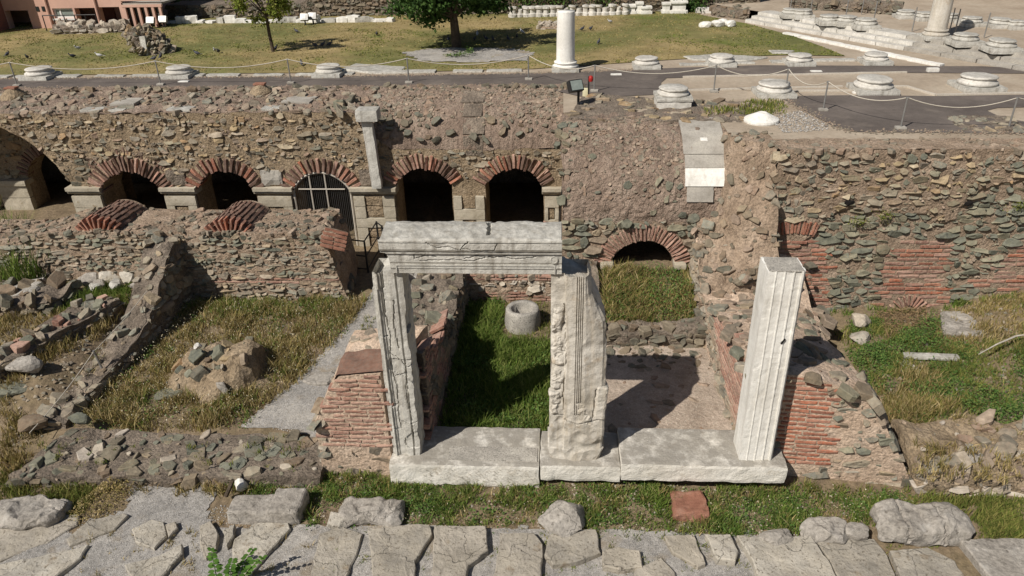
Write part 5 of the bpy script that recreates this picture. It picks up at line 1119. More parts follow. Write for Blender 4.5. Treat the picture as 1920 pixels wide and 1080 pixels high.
for P, n, l in (([(430, 890), (600, 885), (640, 925), (600, 960), (470, 920)], 4200, 'lush green grass behind the low kerb blocks'), ([(620, 905), (850, 905), (870, 950), (800, 985), (740, 980), (600, 930)], 6500, 'lush green grass under the long threshold block'), ([(1010, 930), (1240, 905), (1250, 990), (1120, 995), (1010, 975)], 4000, 'green grass between the angular kerb rock and the brick block'), ([(1320, 960), (1500, 925), (1540, 960), (1480, 1000), (1330, 1000)], 5500, 'bright green grass below the fluted pillar'), ([(1560, 935), (1700, 920), (1700, 945), (1620, 980)], 2600, 'green grass tuft beside the great kerb boulder')):
    grass(P, -.02, int(n * .55), 'grass_green', (.03, .11), l, .012)
    cover('ground_cover', world_poly(P, -.02), gz, n // 3, .09, .03, 'leaf_cover', l.replace('grass', 'weeds mixed into the grass'), 'weeds')
grass([(1700, 930), (1930, 930), (1930, 1010), (1820, 1000), (1760, 940)], 0, 6000, 'grass_mid', (.06, .18), 'olive grass right of the great kerb boulder')
tufts('grass_tufts', world_poly(strip_, -.02), 420, gz, 'grass_green', (.05, .16), 'green grass tufts along the strip before the threshold', 26, .08)
tufts('grass_tufts', world_poly(strip_, -.02), 260, gz, 'grass_dry', (.04, .14), 'dry grass tufts along the strip before the threshold', 22, .08)
tufts('grass_tufts', world_poly(court, .06), 420, gz, 'grass_dry', (.1, .26), 'tall dry grass tufts in the left court', 24, .09)
tufts('grass_tufts', world_poly(court, .06), 90, gz, 'grass_green', (.1, .24), 'green grass tufts in the left court', 24, .09)
tufts('grass_tufts', world_poly([(600, 985), (1800, 1000), (1800, 1085), (560, 1085)], 0), 190, gz, 'grass_mid', (.03, .09), 'small weeds between the paving slabs', 22, .05)
tufts('grass_tufts', world_poly([(130, 985), (560, 970), (620, 1080), (0, 1080)], 0), 60, gz, 'grass_dry', (.03, .1), 'dry weeds between the paving slabs at the gravel gap', 24, .06)
tufts('grass_tufts', world_poly([(60, 805), (600, 818), (600, 880), (100, 885)], .2), 40, lambda x, y: .24, 'grass_mid', (.03, .08), 'tiny weeds on the schist footing', 14, .05)
heads(strip_, -.02, 900, .08, 'pale dry seed heads in the grass strip before the kerb')
room = [(-1.98, 9.75), (.3, 9.75), (.3, 12.4), (-.3, 12.6), (-1.2, 12.6), (-1.2, 14.2), (-1.95, 14.2)]
blades('grass', sample(room, 15000, .05), gz, 'grass_green', (.08, .26), .016, None, 'thick green grass on the floor of the wellhead room', 'grass', .8, .8)
cover('ground_cover', room, gz, 6000, .2, .045, 'leaf_cover', 'leafy green weeds in the wellhead room', 'weeds')
blades('grass', sample([(-1.2, 12.5), (.4, 12.4), (.4, 14.2), (-1.2, 14.2)], 1800, .05), gz, 'grass_mid', (.05, .15), .014, None, 'sparse grass around the wellhead', 'grass', .8, .8)
mound = [(.95, 12.75), (2.8, 12.7), (2.75, 14.4), (1.0, 14.45)]
blades('grass', sample(mound, 4500, .05, .9), gz, 'grass_dry', (.08, .3), .016, None, 'tall yellow grass on the mound before the brick arch', 'grass', 1.0, .7); blades('grass', sample(mound, 3500, .05, .9), gz, 'grass_mid', (.06, .24), .016, None, 'olive weeds among the tall grass before the brick arch', 'grass', 1.2, .9); cover('ground_cover', mound, gz, 3800, .26, .04, 'leaf_cover', 'green weeds on the mound before the brick arch', 'weeds')
bank = [(1570, 610), (1640, 590), (1700, 610), (1760, 600), (1760, 640), (1930, 660), (1930, 800), (1820, 770), (1700, 790), (1660, 740), (1610, 680)]
grass(bank, .3, 6500, 'grass_mid', (.04, .14), 'olive grass over the right bank'); grass([(1650, 700), (1750, 690), (1800, 760), (1690, 790), (1650, 760)], .3, 4000, 'grass_dry', (.08, .2), 'dry grass on the slope beside the brick-faced wall')
for P, n, l in (([(1590, 598), (1655, 592), (1660, 618), (1600, 620)], 1500, 'dark ivy patch at the foot of the patched wall'), ([(1640, 640), (1700, 620), (1720, 600), (1755, 590), (1760, 640), (1830, 650), (1840, 680), (1700, 672), (1650, 690)], 4200, 'dense green ivy around the pale stone bars'), ([(1720, 690), (1800, 680), (1830, 720), (1760, 750), (1710, 740)], 2400, 'green bushy ground cover under the long stone bar'), ([(1810, 730), (1930, 740), (1930, 800), (1860, 790), (1800, 760)], 2200, 'green ground cover above the smooth purple-grey boulder'), ([(1895, 640), (1930, 640), (1930, 710), (1900, 700)], 700, 'green shrub patch on the bank beyond the bare branch'), ([(1590, 650), (1650, 640), (1680, 700), (1620, 700)], 1600, 'green weeds between white stone and stone bars')):
    cover('ground_cover', world_poly(P, .3), gz, n, .22, .04, 'leaf_cover', l, 'ground cover')
grass([(1750, 590), (1930, 560), (1930, 660), (1760, 650)], .4, 5000, 'grass_dry', (.05, .16), 'dry grass around the flat outcrop slab')
pebbles('loose_stones', world_poly([(1600, 600), (1930, 570), (1930, 820), (1700, 790)], .3), gz, 260, .05, 'loose pale stones scattered over the right bank', 'rubble')
pebbles('loose_stones', world_poly([(0, 560), (250, 560), (180, 680), (60, 800), (0, 820)], .4), gz, 700, .045, 'loose stones scattered between the left wall stubs', 'rubble')
leaves('straw_debris', [(x, y, gz(x, y) + U(0, .1)) for x, y in sample(world_poly([(1640, 600), (1730, 590), (1740, 630), (1660, 650)], .1), 1500)], .09, 'straw', None, 'brown straw and twigs washed up below the drain arch', 'debris', flat=.6, aspect=.12)
tufts('grass_tufts', world_poly(bank, .3), 260, gz, 'grass_mid', (.06, .18), 'olive grass tufts on the right bank', 24, .09)
tufts('grass_tufts', world_poly([(1690, 780), (1930, 800), (1930, 900), (1720, 900)], .4), 60, lambda x, y: .4, 'grass_dry', (.06, .18), 'dry grass tufts on the collapsed pale wall', 24, .08)
tufts('grass_tufts', [(-1.98, 9.75), (.3, 9.75), (.3, 12.4), (-1.2, 12.6), (-1.2, 14.2), (-1.95, 14.2)], 260, gz, 'grass_green', (.15, .34), 'taller grass tufts in the wellhead room', 24, .09)
for (x0, y0, x1, y1, n, mm, l) in ((-13.5, 14.38, -4.8, 14.4, 70, 'grass_mid', 'weeds along the foot of the long low rubble wall'), (5.6, 13.9, 9.8, 13.95, 45, 'grass_green', 'green weeds along the foot of the patched wall'), (-8.6, 8.42, -3.8, 8.62, 50, 'grass_dry', 'dry weeds along the front of the schist footing'), (-3.8, 8.88, -2.6, 8.85, 16, 'grass_mid', 'weeds at the foot of the red brick wall end'), (3.5, 8.86, 5.5, 8.84, 26, 'grass_mid', 'weeds at the foot of the brick facing behind the pillar'), (-2.6, 8.66, 3.5, 8.66, 60, 'grass_green', 'weeds along the front of the threshold blocks'), (-3.85, 9.6, -4.1, 13.8, 40, 'grass_mid', 'weeds along the edge of the gravel path')):
    tufts('grass_tufts', [(x0, y0 - .1), (x1 + .01, y1 - .1), (x1 + .01, y1 + .08), (x0, y0 + .08)] if abs(x1 - x0) > abs(y1 - y0) else [(x0 - .12, y0), (x0 + .12, y0), (x1 + .12, y1), (x1 - .12, y1)], n, gz, mm, (.05, .18), l, 20, .06, .012, 0)
cw = world_poly(court, .06); C = []
for x, y in sample(cw, 90, 0):
    C += [(x + random.gauss(0, .1), y + random.gauss(0, .1), gz(x, y) + abs(random.gauss(.03, .05))) for _ in range(34)]
leaves('broadleaf_weeds', C, .045, 'leaf_cover', None, 'low broadleaf weeds scattered through the left court', 'weeds', flat=.4)
C = []
for x, y in sample(world_poly(strip_, -.02), 70, 0) + sample(room, 60, 0) + sample(world_poly(bank, .3), 70, 0):
    C += [(x + random.gauss(0, .09), y + random.gauss(0, .09), gz(x, y) + abs(random.gauss(.03, .05))) for _ in range(36)]
leaves('broadleaf_weeds', C, .045, 'leaf_cover', None, 'low broadleaf weeds scattered along the strip, room and bank', 'weeds', flat=.4)
far_r = [(8.6, 9.0), (14, 9.0), (14, 13.9), (9.2, 13.9)]
blades('grass', sample(far_r, 9000, .1, .9), gz, 'grass_mid', (.06, .2), .016, None, 'olive grass further along the right bank', 'grass', .9, .8); pebbles('loose_stones', [(9, 7), (14, 7), (14, 13.9), (9, 13.9)], gz, 300, .05, 'loose stones further along the right bank', 'rubble')
pebbles('loose_stones', cw, gz, 160, .045, 'loose stones lying in the grass of the left court', 'rubble')
pebbles('loose_stones', world_poly(strip_, -.02), gz, 420, .03, 'small stones lying in the strip before the threshold', 'rubble_pale')
# small tufts growing out of walls
for px, py, Y, l in ((1608, 412, 14.0, 'tiny green tuft growing from the patched wall crack'), (1908, 385, 14.0, 'larger green tuft growing high on the patched wall'), (1660, 402, 14.0, 'small weed rooted under the pale rubble of the patched wall')):
    p = vy(px, py, Y); plant('wall_plant', [(p.x + random.gauss(0, .09), p.y - .02 - abs(random.gauss(0, .03)), p.z + random.gauss(0, .06)) for _ in range(160)], .03, 'leaf_light', l, 'plant')
# sapling in the foreground
sp = thing('leafy_sapling', (*g(440, 1085, -.05)[:2], -.08), 'fresh green leafy sapling growing among the street slabs', 'sapling')
for tip, base in (((396, 1028), (410, 1100)), ((437, 1048), (432, 1100)), ((474, 1030), (440, 1100)), ((492, 1045), (445, 1100))):
    b0 = g(*base, -.05); t0 = g(*tip, .55); mid = (b0 + t0) / 2 + Vector((0, 0, .06)); P = [b0, mid, t0]; MB().tube(P, [.008, .006, .003], 5).out('stem', 'leaf_cover', sp)
    V = []
    for k in range(9):
        t = .25 + .75 * k / 8; c = b0.lerp(t0, t) + Vector((0, 0, .06 * 4 * t * (1 - t)))
        for s in (-1, 1):
            d = Vector((s * U(.7, 1), U(-.5, .3), U(-.1, .3))).normalized(); L = U(.09, .13) * (1.15 - .55 * t); n = Vector((0, -.3, 1)).normalized(); e = d.cross(n).normalized()
            mb = MB().add([c, c + d * L * .35 + e * L * .3, c + d * L * .75 + e * L * .22, c + d * L - n * .01, c + d * L * .75 - e * L * .22, c + d * L * .35 - e * L * .3], [(0, 1, 2, 3, 4, 5)]); mb.out('leaf', 'leaf_fresh', sp)
# rope with post in the left court
rt = thing('rope_post', (*g(200, 705, .1)[:2], .05), 'leaning grey metal rope post in the left court', 'post')
a = g(200, 708, .1); MB().tube([a, a + Vector((-.08, .0, .62))], .022, 8).out('pole', 'metal_grey', rt)
def rope(p, q, sag, label, r=.008, m='rope', name='rope', cat='rope', group=None, n=14):
    p, q = Vector(p), Vector(q); P = [p.lerp(q, t / n) - Vector((0, 0, sag * 4 * (t / n) * (1 - t / n))) for t in range(n + 1)]
    return props(MB().tube(P, r, 5).out(name, m), label, cat, group)
top = a + Vector((-.08, 0, .6)); rope(top, g(275, 546, .95), .04, 'thin rope from the leaning post up to the spur wall', .008); rope(top, g(55, 812, .3), .05, 'thin rope from the leaning post down towards the schist footing', .008)
# hanging cables on the chamber
rope(Vector((.62, 15.9, 3.72)), Vector((.78, 14.5, 1.2)), -.32, 'black cable hanging down the chamber vault to the brick arch', .014, 'cable', 'cable', 'cable'); rope(Vector((.2, 15.9, 3.75)), Vector((-.02, 14.4, 1.1)), -.3, 'black cable down the corner of the chamber vault', .012, 'cable', 'cable', 'cable')
# ================================================================== TERRACE OBJECTS
def base_prof(r): return [(r * 1.0, 0), (r * 1.04, r * .06), (r * 1.03, r * .16), (r * .92, r * .2), (r * .86, r * .28), (r * .88, r * .33), (r * .93, r * .36), (r * .94, r * .42), (r * .88, r * .47), (r * .80, r * .48)]
def column_base(x, y, r, label, group, plinth=.12, block=0.0, m='marble_base', z=PZ, shaft=0.0, name='column_stump', cat='column base', pw=None):
    t = thing(name, (x, y, z), label, cat, group); z0 = z
    if block:
        V, Fc = rblock((x, y, z0 - .35), (r * 2.1, r * 2.1, block + .35), .1, .02, .012, 5, x); part('pedestal', V, Fc, m, t); z0 += block
    V, Fc = rblock((x, y, z0 - .04), ((pw or r * 2.25), (pw or r * 2.2), plinth + .04), .09, .02, .008, 5, x + 3); part('plinth', V, Fc, 'marble_weathered', t)
    bp = base_prof(r * U(.95, 1.04)); tl = Matrix.Rotation(U(-.03, .03), 3, 'X') @ Matrix.Rotation(U(-.03, .03), 3, 'Y'); lb = MB().lathe((0, 0, 0), bp if shaft else bp[:random.choice((10, 10, 10, 9))], 30); cq = U(0, 6.28); cd_ = Vector((math.cos(cq), math.sin(cq), .5)).normalized(); ch_ = r * U(.92, 1.15)
    lb.V = [(tl if not shaft else Matrix.Identity(3)) @ (v - cd_ * max(0, v.dot(cd_) - ch_)) + Vector((x, y, z0 + plinth)) for v in lb.V]; lb.jig(.014, 6, x * 3).out('moulding', m, t, True)
    if shaft:
        h0 = z0 + plinth + r * .48; MB().lathe((x, y, h0), [(r * .80, 0), (r * .76, .05), (r * .735, shaft * .5), (r * .70, shaft - .02), (r * .69, shaft)], 30).jig(.004, 6, x).out('shaft', m, t, True)
    return t
for (px, py, r), w_ in zip(((76, 147, .38), (343, 142, .36), (622, 138, .36)), ('furthest from the truncated column', 'before the slender young tree', 'beside cracked flat slabs')): p = g(px, py, PZ); column_base(p.x, 20.95, r, 'marble column base at the lawn edge, ' + w_, 'column bases along the lawn edge')
for (px, py, r), w_ in zip(((1212, 128, .34), (1353, 124, .34), (1499, 122, .34), (1642, 120, .34)), ('next to the tall truncated white column', 'second along from the tall truncated white column', 'third along from the tall truncated white column', 'nearest the gutter stones')): p = g(px, py, PZ); column_base(p.x, p.y + .1, r, 'marble column base beyond the asphalt, ' + w_, 'column bases beyond the asphalt path')
for (px, py, r), w_ in zip(((1450, 178, .40), (1635, 171, .43), (1830, 166, .44)), ('beside the apron corner, next to the base on a block', 'second along from the base on a block', 'third along from the base on a block')): p = g(px, py, PZ); column_base(p.x, p.y, r, 'large marble column base ' + w_, 'large column bases by the asphalt apron')
p = g(1260, 198, PZ); column_base(p.x, p.y, .37, 'column base on a rough block above the chamber vault', None, .05, .22)
p = g(1060, 132, PZ); column_base(p.x, p.y, .34, 'tall truncated white column standing at the lawn edge', None, .1, 0, 'marble', shaft=vy(1060, 20, p.y).z - PZ - .27, name='marble_column', cat='column')
# second row, upper platform behind the steps
PZ2 = 4.06
S0, S1 = g(1396, 42, PZ), g(1842, 121, PZ); sd_ = Vector((S1.x - S0.x, S1.y - S0.y, 0)).normalized(); S1 = S1 + sd_ * 2.1; SLn = (S1 - S0).length; sn = Vector((-sd_.y, sd_.x, 0))
stp = thing('stone_steps', (*((S0 + S1) / 2)[:2], PZ), 'long flight of worn marble steps bounding the lawn', 'steps')
for k in range(3):
    u = 0
    while u < SLn:
        L = min(U(.9, 1.5), SLn - u); 
        if L < .3: break
        c = S0 + sd_ * (u + L / 2) + sn * (.33 + .3 * k); V, Fc = rblock((c.x, c.y, PZ + .105 * k - .06), (L - .015, .66, .175), .14, .02, .012, 4, u + k * 9, rz=math.atan2(sd_.y, sd_.x)); part('step_block', V, Fc, 'marble_base' if u < SLn * .55 else 'concrete', stp); u += L
e0 = S0 + sn * .75; e1 = S1 + sn * .75
sheet('upper_platform', [(e0.x - sd_.x * 14, e0.y - sd_.y * 14), (e1.x, e1.y), (e1.x + 40, e1.y + 2), (e1.x + 40, 80), (e0.x - sd_.x * 14, 80)], PZ2 - .03, 'sand')
V, Fc = rblock((e1.x + 6, e1.y + .15, PZ - .1), (12.5, .4, .54), .2, .03, .03, 3, 4, rz=math.atan2(2, 40)); solo('platform_edge', V, Fc, 'concrete', 'stone edge wall closing the upper platform beside the steps', 'wall')
for k, (px, py, r) in enumerate(((1482, 29, .3), (1505, 31, .3), (1553, 42, .32), (1587, 44, .33), (1622, 50, .34), (1697, 32, .3), (1732, 36, .3), (1778, 38, .28), (1820, 46, .33), (1873, 49, .34), (1808, 80, .36), (1875, 92, .36), (1905, 52, .28))):
    p = g(px, py, PZ2); column_base(p.x, p.y, r, 'weathered column base on the upper platform beyond the steps', 'column bases on the upper platform', m='marble_weathered', z=PZ2 - .03)
p = g(1753, 68, PZ2); column_base(p.x, p.y, .36, 'tall tan column standing on the upper platform', None, .08, 0, 'marble_tan', z=PZ2 - .03, shaft=2.4, name='marble_column', cat='column')
# gutter, kerb slabs, white lid, clay caps
for k in range(9):
    t = k / 8; a = g(lerp(1492, 1735, t), lerp(68, 119, t), PZ); V, Fc = rblock((a.x, a.y, PZ - .03), (1.0, .22, .1), .14, .015, .01, 4, k, rz=math.atan2(sd_.y, sd_.x)); solo('gutter_stone', V, Fc, 'marble', 'narrow pale gutter stone in the line below the marble steps', 'gutter stone', 'gutter stones below the steps')
for k, px in enumerate(list(range(-20, 1000, 74)) + list(range(1300, 1580, 90))):
    a = g(px + U(-10, 10), interp(px, [(0, 145), (600, 141), (740, 136), (1000, 133), (1300, 122), (1600, 113)]), PZ); V, Fc = rblock((a.x, a.y, PZ - .02), (U(.8, 1.2), U(.2, .34), .07), .14, .015, .014, 4, k, rz=U(-.03, .03)); solo('stylobate_slab', V, Fc, 'marble_weathered', 'worn marble slab in the line along the lawn edge', 'slab', 'worn slabs along the lawn edge')
for P in ([(640, 132), (668, 122), (760, 128), (752, 138), (690, 138)], [(1440, 96), (1490, 97), (1478, 102), (1448, 102)], [(1280, 108), (1350, 104), (1440, 110), (1400, 116), (1300, 114)]):
    V, Fc = polyslab([tuple(q) for q in world_poly(P, PZ)], .1, PZ + .05, .2, P[0][0]); solo('flat_slab', V, Fc, 'marble_weathered', 'cracked flat paving slab sunk into the lawn edge', 'slab', 'cracked slabs sunk in the lawn edge')
p = g(1427, 228, PZ); solo('conical_stone', *(lambda b: (b.V, b.F))(MB().lathe((p.x, p.y, PZ - .02), [(.36, 0), (.37, .05), (.36, .09), (.10, .22), (.04, .21)], 30).jig(.008, 6)), 'marble', 'shallow white conical lid lying above the buttress', 'lid')
for px, py, r, l in ((27, 182, .34, 'clay-capped stone vent hood with white rim on the gallery roof'), (490, 175, .3, 'brown vent hood with clay tile on the gallery roof')):
    p = g(px, py, PZ); t = thing('vent_hood', (p.x, p.y, PZ), l, 'vent'); MB().lathe((p.x, p.y, PZ - .05), [(r, 0), (r * .9, .1), (r * .45, .26), (r * .3, .28)], 20).jig(.04, 5, px).out('hood', 'mortar_ochre', t); V, Fc = rblock((p.x, p.y, PZ + .22), (.3, .2, .05), .08, .01, .006, 5, px); part('clay_tile', V, Fc, 'terracotta', t)
for px, py in ((345, 154), (1155, 141), (1530, 135), (1748, 135), (1610, 175)):
    p = g(px, py, PZ); V, Fc = rblock((p.x, p.y, PZ - .01), (.3, .14, .05 if px != 1748 else .12), .08, .012, .006, 5, px); solo('stone_marker', V, Fc, 'marble', 'small white stone marker let into the asphalt', 'marker', 'white markers in the asphalt')
# edging beams between sand and asphalt
for (a, b_) in (((1280, 171), (1580, 164)), ((1480, 172), (1600, 172)), ((1670, 164), (1700, 164)), ((1700, 164), (1755, 180)), ((1755, 180), (1925, 176)), ((1280, 146), (1700, 137))):
    p, q = g(*a, PZ), g(*b_, PZ); d = (q - p); V, Fc = rblock(((p.x + q.x) / 2, (p.y + q.y) / 2, PZ - .02), (d.length, .07, .07), .3, .01, .006, 3, a[0], rz=math.atan2(d.y, d.x)); solo('edging_beam', V, Fc, 'metal_rust', 'thin dark edging beam between sand and asphalt', 'edging', 'edging beams around the asphalt')
for pts, l in (([(0, 166), (300, 165), (600, 164), (990, 160)], 'grit along the gallery side of the asphalt path'), ([(1458, 181), (1510, 209), (1560, 236), (1600, 248), (1920, 250)], 'grit along the edge of the asphalt apron'), ([(0, 148), (600, 144), (1040, 137), (1190, 131)], 'grit along the lawn side of the asphalt path')):
    W = [g(*q, PZ) for q in pts]; P = []
    for a, b_ in zip(W, W[1:]): P += [tuple((a.lerp(b_, U(0, 1)) + Vector((random.gauss(0, .09), random.gauss(0, .09), 0)))[:2]) for _ in range(int((b_ - a).length * 90))]
    t4 = np.array([(1, 0, 0), (-.6, .8, 0), (-.5, -.8, 0), (.1, 0, .7)]); npmesh('grit', np.array([t4 * U(.012, .035) + (x, y, PZ + .014) for x, y in P]), 4, [(0, 1, 3), (1, 2, 3), (2, 0, 3)], 'aggregate', None, 'stuff', l, 'gravel')
# stanchions and ropes
ST = [(33, 162), (302, 160), (546, 157), (767, 156), (991, 150), (1114, 172), (1338, 173), (1471, 181), (1543, 208), (1688, 242), (1890, 243)]
SP = []
for k, (px, py) in enumerate(ST):
    p = g(px, py, PZ); SP.append(p); t = thing('rope_stanchion', (p.x, p.y, PZ), 'thin grey metal rope stanchion on a small white foot block', 'stanchion', 'rope stanchions along the terrace path')
    MB().tube([p, p + Vector((0, 0, .66))], .018, 8).out('pole', 'metal_grey', t); V, Fc = rblock((p.x, p.y, PZ - .01), (.2, .15, .07), .07, .015, .006, 5, k); part('foot_block', V, Fc, 'concrete', t)
    MB().tube([p + Vector((-.03, 0, .65)), p + Vector((.03, 0, .65))], .012, 6).out('rope_eye', 'metal_grey', t)
SP = [SP[0] + Vector((-4.2, .05, 0))] + SP + [SP[-1] + Vector((3, .4, 0))]
for a, b_ in zip(SP, SP[1:]): rope(a + Vector((0, 0, .65)), b_ + Vector((0, 0, .65)), .2, 'sagging pale rope strung between two terrace stanchions', .012, group='ropes between terrace stanchions')
# floodlight and boxes above the chamber
fl = thing('floodlight', (*g(1082, 207, PZ)[:2], PZ - .2), 'black floodlight on a bent pole above the chamber vault', 'floodlight')
p = g(1084, 205, PZ - .1); MB().tube([p, p + Vector((0, 0, .45))], .03, 8).out('pole', 'metal_dark', fl)
V, Fc = rblock((0, 0, -.14), (.36, .16, .28), .08, .02, .002, 5, 2); R = Matrix.Rotation(.5, 3, 'Z') @ Matrix.Rotation(-.5, 3, 'X'); hc = p + Vector((-.08, -.05, .56)); part('lamp_head', [R @ v + hc for v in V], Fc, 'metal_dark', fl)
MB().add([R @ Vector(v) + hc for v in ((-.15, -.085, -.11), (.15, -.085, -.11), (.15, -.085, .11), (-.15, -.085, .11))], [(0, 1, 2, 3)]).out('lens', 'glass_pale', fl)
p = g(1103, 182, PZ); sg = thing('signal_lamp', (p.x, p.y, PZ), 'small red warning lamp on a black pole above the chamber', 'lamp'); MB().tube([p, p + Vector((0, 0, .5))], .02, 8).out('pole', 'metal_dark', sg); MB().lathe(p + Vector((.05, 0, .38)), [(.05, 0), (.06, .06), (.05, .12), (.01, .14)], 14).out('red_cap', 'paint_red', sg, True)
p = g(1097, 181, PZ); V, Fc = rblock((p.x, p.y - .02, PZ - .05), (.13, .12, .26), .06, .015, .002, 5, 2); solo('cable_box', V, Fc, 'paint_cream', 'cream electrical box beside the small red warning lamp', 'box')
p = g(1198, 215, PZ - .2); sl_ = thing('spotlight', (p.x, p.y, PZ - .3), 'small dark spotlight among rubble below the base on its block', 'spotlight'); MB().tube([p + Vector((0, 0, -.1)), p + Vector((0, 0, .12))], .015, 6).out('stand', 'metal_dark', sl_); MB().tube([p + Vector((-.06, 0, .18)), p + Vector((.08, -.1, .1))], [.05, .07], 10).out('lamp_head', 'metal_dark', sl_)
# rubble apron between gallery, chamber and terrace
lowwall('rubble_bank', 'bank of loose rubble under the path above the chamber', [(.2, 16.2), (4.2, 16.0), (4.4, 17.6), (.6, 18.5)], lambda x, y: PZ + .03 + .05 * nz(x, y, 0, 2), PZ - .5, 'mortar_grey', 'rubble_ochre', faces=(), size=(.12, .4), keep=.75, flat=.4, cat='rubble', treg=lambda px, py: random.choice(['rubble_ochre', 'rubble', 'rubble_dark']))
blades('grass', sample(WP([(1320, 218), (1400, 195), (1450, 192), (1480, 208), (1380, 222)]), 1300, .35, 1.3), lambda x, y: PZ + .06, 'grass_mid', (.03, .11), .02, None, 'olive grass around the white conical lid', 'grass')
pebbles('loose_gravel', WP([(1440, 222), (1500, 208), (1560, 240), (1540, 246), (1470, 250)]), lambda x, y: PZ + .004, 900, .02, 'pale gravel beside the white conical lid')
lowwall('low_wall', 'fringe of stones beside the asphalt apron', [(8.2, 15.3), (9.6, 15.2), (9.6, 16.4), (8.4, 16.4)], lambda x, y: PZ + .02 + .04 * nz(x, y, 0, 2), PZ - .3, 'mortar_grey', 'rubble', faces=(), keep=.7, flat=.5)
# lawn tufts
tuft = sample([(-25, 21.3), (9.5, 21.6), (7.5, 32.5), (-25, 32.5)], 60000, 0, .9)
tuft = [p for p in tuft if inpoly(*p, lawn_poly) and not inpoly(*p, soil)]
blades('grass', [p for p in tuft if nz(*p, 0, .35) > .05], lambda x, y: PZ + .02, 'grass_mid', (.02, .05), .05, None, 'mown green grass tufts across the lawn', 'grass', .9); blades('grass', [p for p in tuft if nz(*p, 0, .35) <= .05], lambda x, y: PZ + .02, 'grass_dry', (.015, .04), .05, None, 'straw coloured grass tufts across the lawn', 'grass', .9)
# trees
def tree(px, py, label, trunk_h, crown_c, crown_r, n, leafm, tr, limbs=9, leaf=.14, group=None, name='tree', clumps=60):
    p = g(px, py, PZ); t = thing(name, (p.x, p.y, PZ), label, 'tree', group); c = p + Vector(crown_c); mb = MB(); rr = random.Random(px)
    mb.tube([p + Vector((0, 0, -.1)), p + Vector((rr.uniform(-.04, .04), 0, trunk_h * .5)), p + Vector((crown_c[0] * .3, 0, trunk_h))], [tr * 1.25, tr, tr * .85], 10); mb.jig(tr * .2, 4)
    mb.out('trunk', 'bark', t); mb = MB(); cl = []
    for k in range(clumps):
        d = Vector((rr.gauss(0, 1), rr.gauss(0, 1), rr.gauss(0, 1))).normalized() * rr.uniform(.35, 1.0) ** .5; q = c + Vector((d.x * crown_r[0], d.y * crown_r[1], d.z * crown_r[2])); cl.append(q)
    st = p + Vector((crown_c[0] * .3, 0, trunk_h * .95))
    for q in cl[:limbs * 3]: mid = st.lerp(q, .5) + Vector((0, 0, .15)); mb.tube([st, mid, q], [tr * .4, tr * .2, .012], 6)
    mb.out('branches', 'bark', t); C = []
    for _ in range(n):
        q = rr.choice(cl); s = rr.uniform(.7, 1.2); C.append((q.x + rr.gauss(0, .24) * s * crown_r[0] * .42, q.y + rr.gauss(0, .24) * s * crown_r[1] * .42, q.z + rr.gauss(0, .2) * s * crown_r[2] * .55))
    leaves('crown', C, leaf, leafm, t, kind=None); return t
tree(856, 90, 'broad dark green tree on the lawn above bare soil', 1.0, (-.12, .0, 1.95), (2.25, 1.9, 1.1), 17000, 'leaf_tree', .14, clumps=75)
tree(513, 98, 'slender young tree with light green leaves on the lawn', 1.2, (-.12, 0, 1.75), (1.08, 1.0, .8), 3600, 'leaf_light', .05, 7, .11, clumps=34)
cover('weeds', WP([(830, 108), (870, 104), (880, 95), (890, 108), (850, 112)]), lambda x, y: PZ + .03, 350, .22, .06, 'leaf_cover', 'small green weeds on the bare soil under the tree', 'weeds')
# ruin stump on the lawn
p = g(283, 100, PZ); rs = thing('ruin_stump', (p.x, p.y, PZ), 'weathered stump of ruined masonry with a grey slab on the lawn', 'ruin'); V, Fc = rock((p.x, p.y, PZ - .1), (.95, .7, .86), 74, 4, 0, 9, .3); V = [Vector((v.x + .45 * (PZ + .4 - v.z), v.y, v.z)) for v in V]; part('core', V, Fc, 'mortar_grey', rs)
ms = Masonry(rs)
for k in range(280):
    v = random.choice(V)
    if v.z > PZ: n = (v - Vector((p.x, p.y, PZ + .4))).normalized(); t_ = n.orthogonal().normalized(); ms.put('stone', random.choice(['rubble_dark', 'rubble', 'rubble_ochre']), v, t_, n.cross(t_), n, U(.1, .24), U(.07, .14), .14)
ms.flush(300); V, Fc = rblock((p.x + .06, p.y - .45, PZ), (.2, .1, .62), .1, .015, .01, 5, 2, rx=-.12); part('slab', V, Fc, 'marble_weathered', rs)
for px, py in ((252, 98), (305, 92), (318, 90)): place_rock(px, py, (.3, .24, .16), 'rubble_dark', 'loose rock lying beside the ruin stump on the lawn', z=PZ + .02, group='loose rocks by the ruin stump', sub=2)
# low dry-stone row by the building, ring on the lawn
lowwall('dry_stone_row', 'low dry-stone row of grey rocks in front of the pink building', [tuple(g(102, 66, PZ)[:2]), tuple(g(245, 61, PZ)[:2]), tuple(g(245, 54, PZ)[:2]), tuple(g(102, 58, PZ)[:2])], lambda x, y: PZ + .25 + .06 * nz(x, y, 0, 2), PZ - .1, 'mortar_grey', 'rubble_pale', size=(.2, .4), flat=.8, sink=.0, keep=1.0)
lowwall('stone_ring', 'small heap of pale stones on the lawn behind the white column', [tuple(g(1010, 56, PZ)[:2]), tuple(g(1046, 56, PZ)[:2]), tuple(g(1046, 47, PZ)[:2]), tuple(g(1010, 47, PZ)[:2])], lambda x, y: PZ + .1, PZ - .1, 'mortar', 'rubble_pale', size=(.12, .26), flat=.7, sink=.0, keep=.9, cat='stone heap')
for k, (px, py) in enumerate(((1322, 50), (1353, 47), (1368, 50), (1345, 50))): place_rock(px, py, (.4, .34, .24), 'marble', 'pale broken stone on the lawn below the steps', z=PZ + .02, group='pale stones below the steps', sub=2, seed=400 + k)
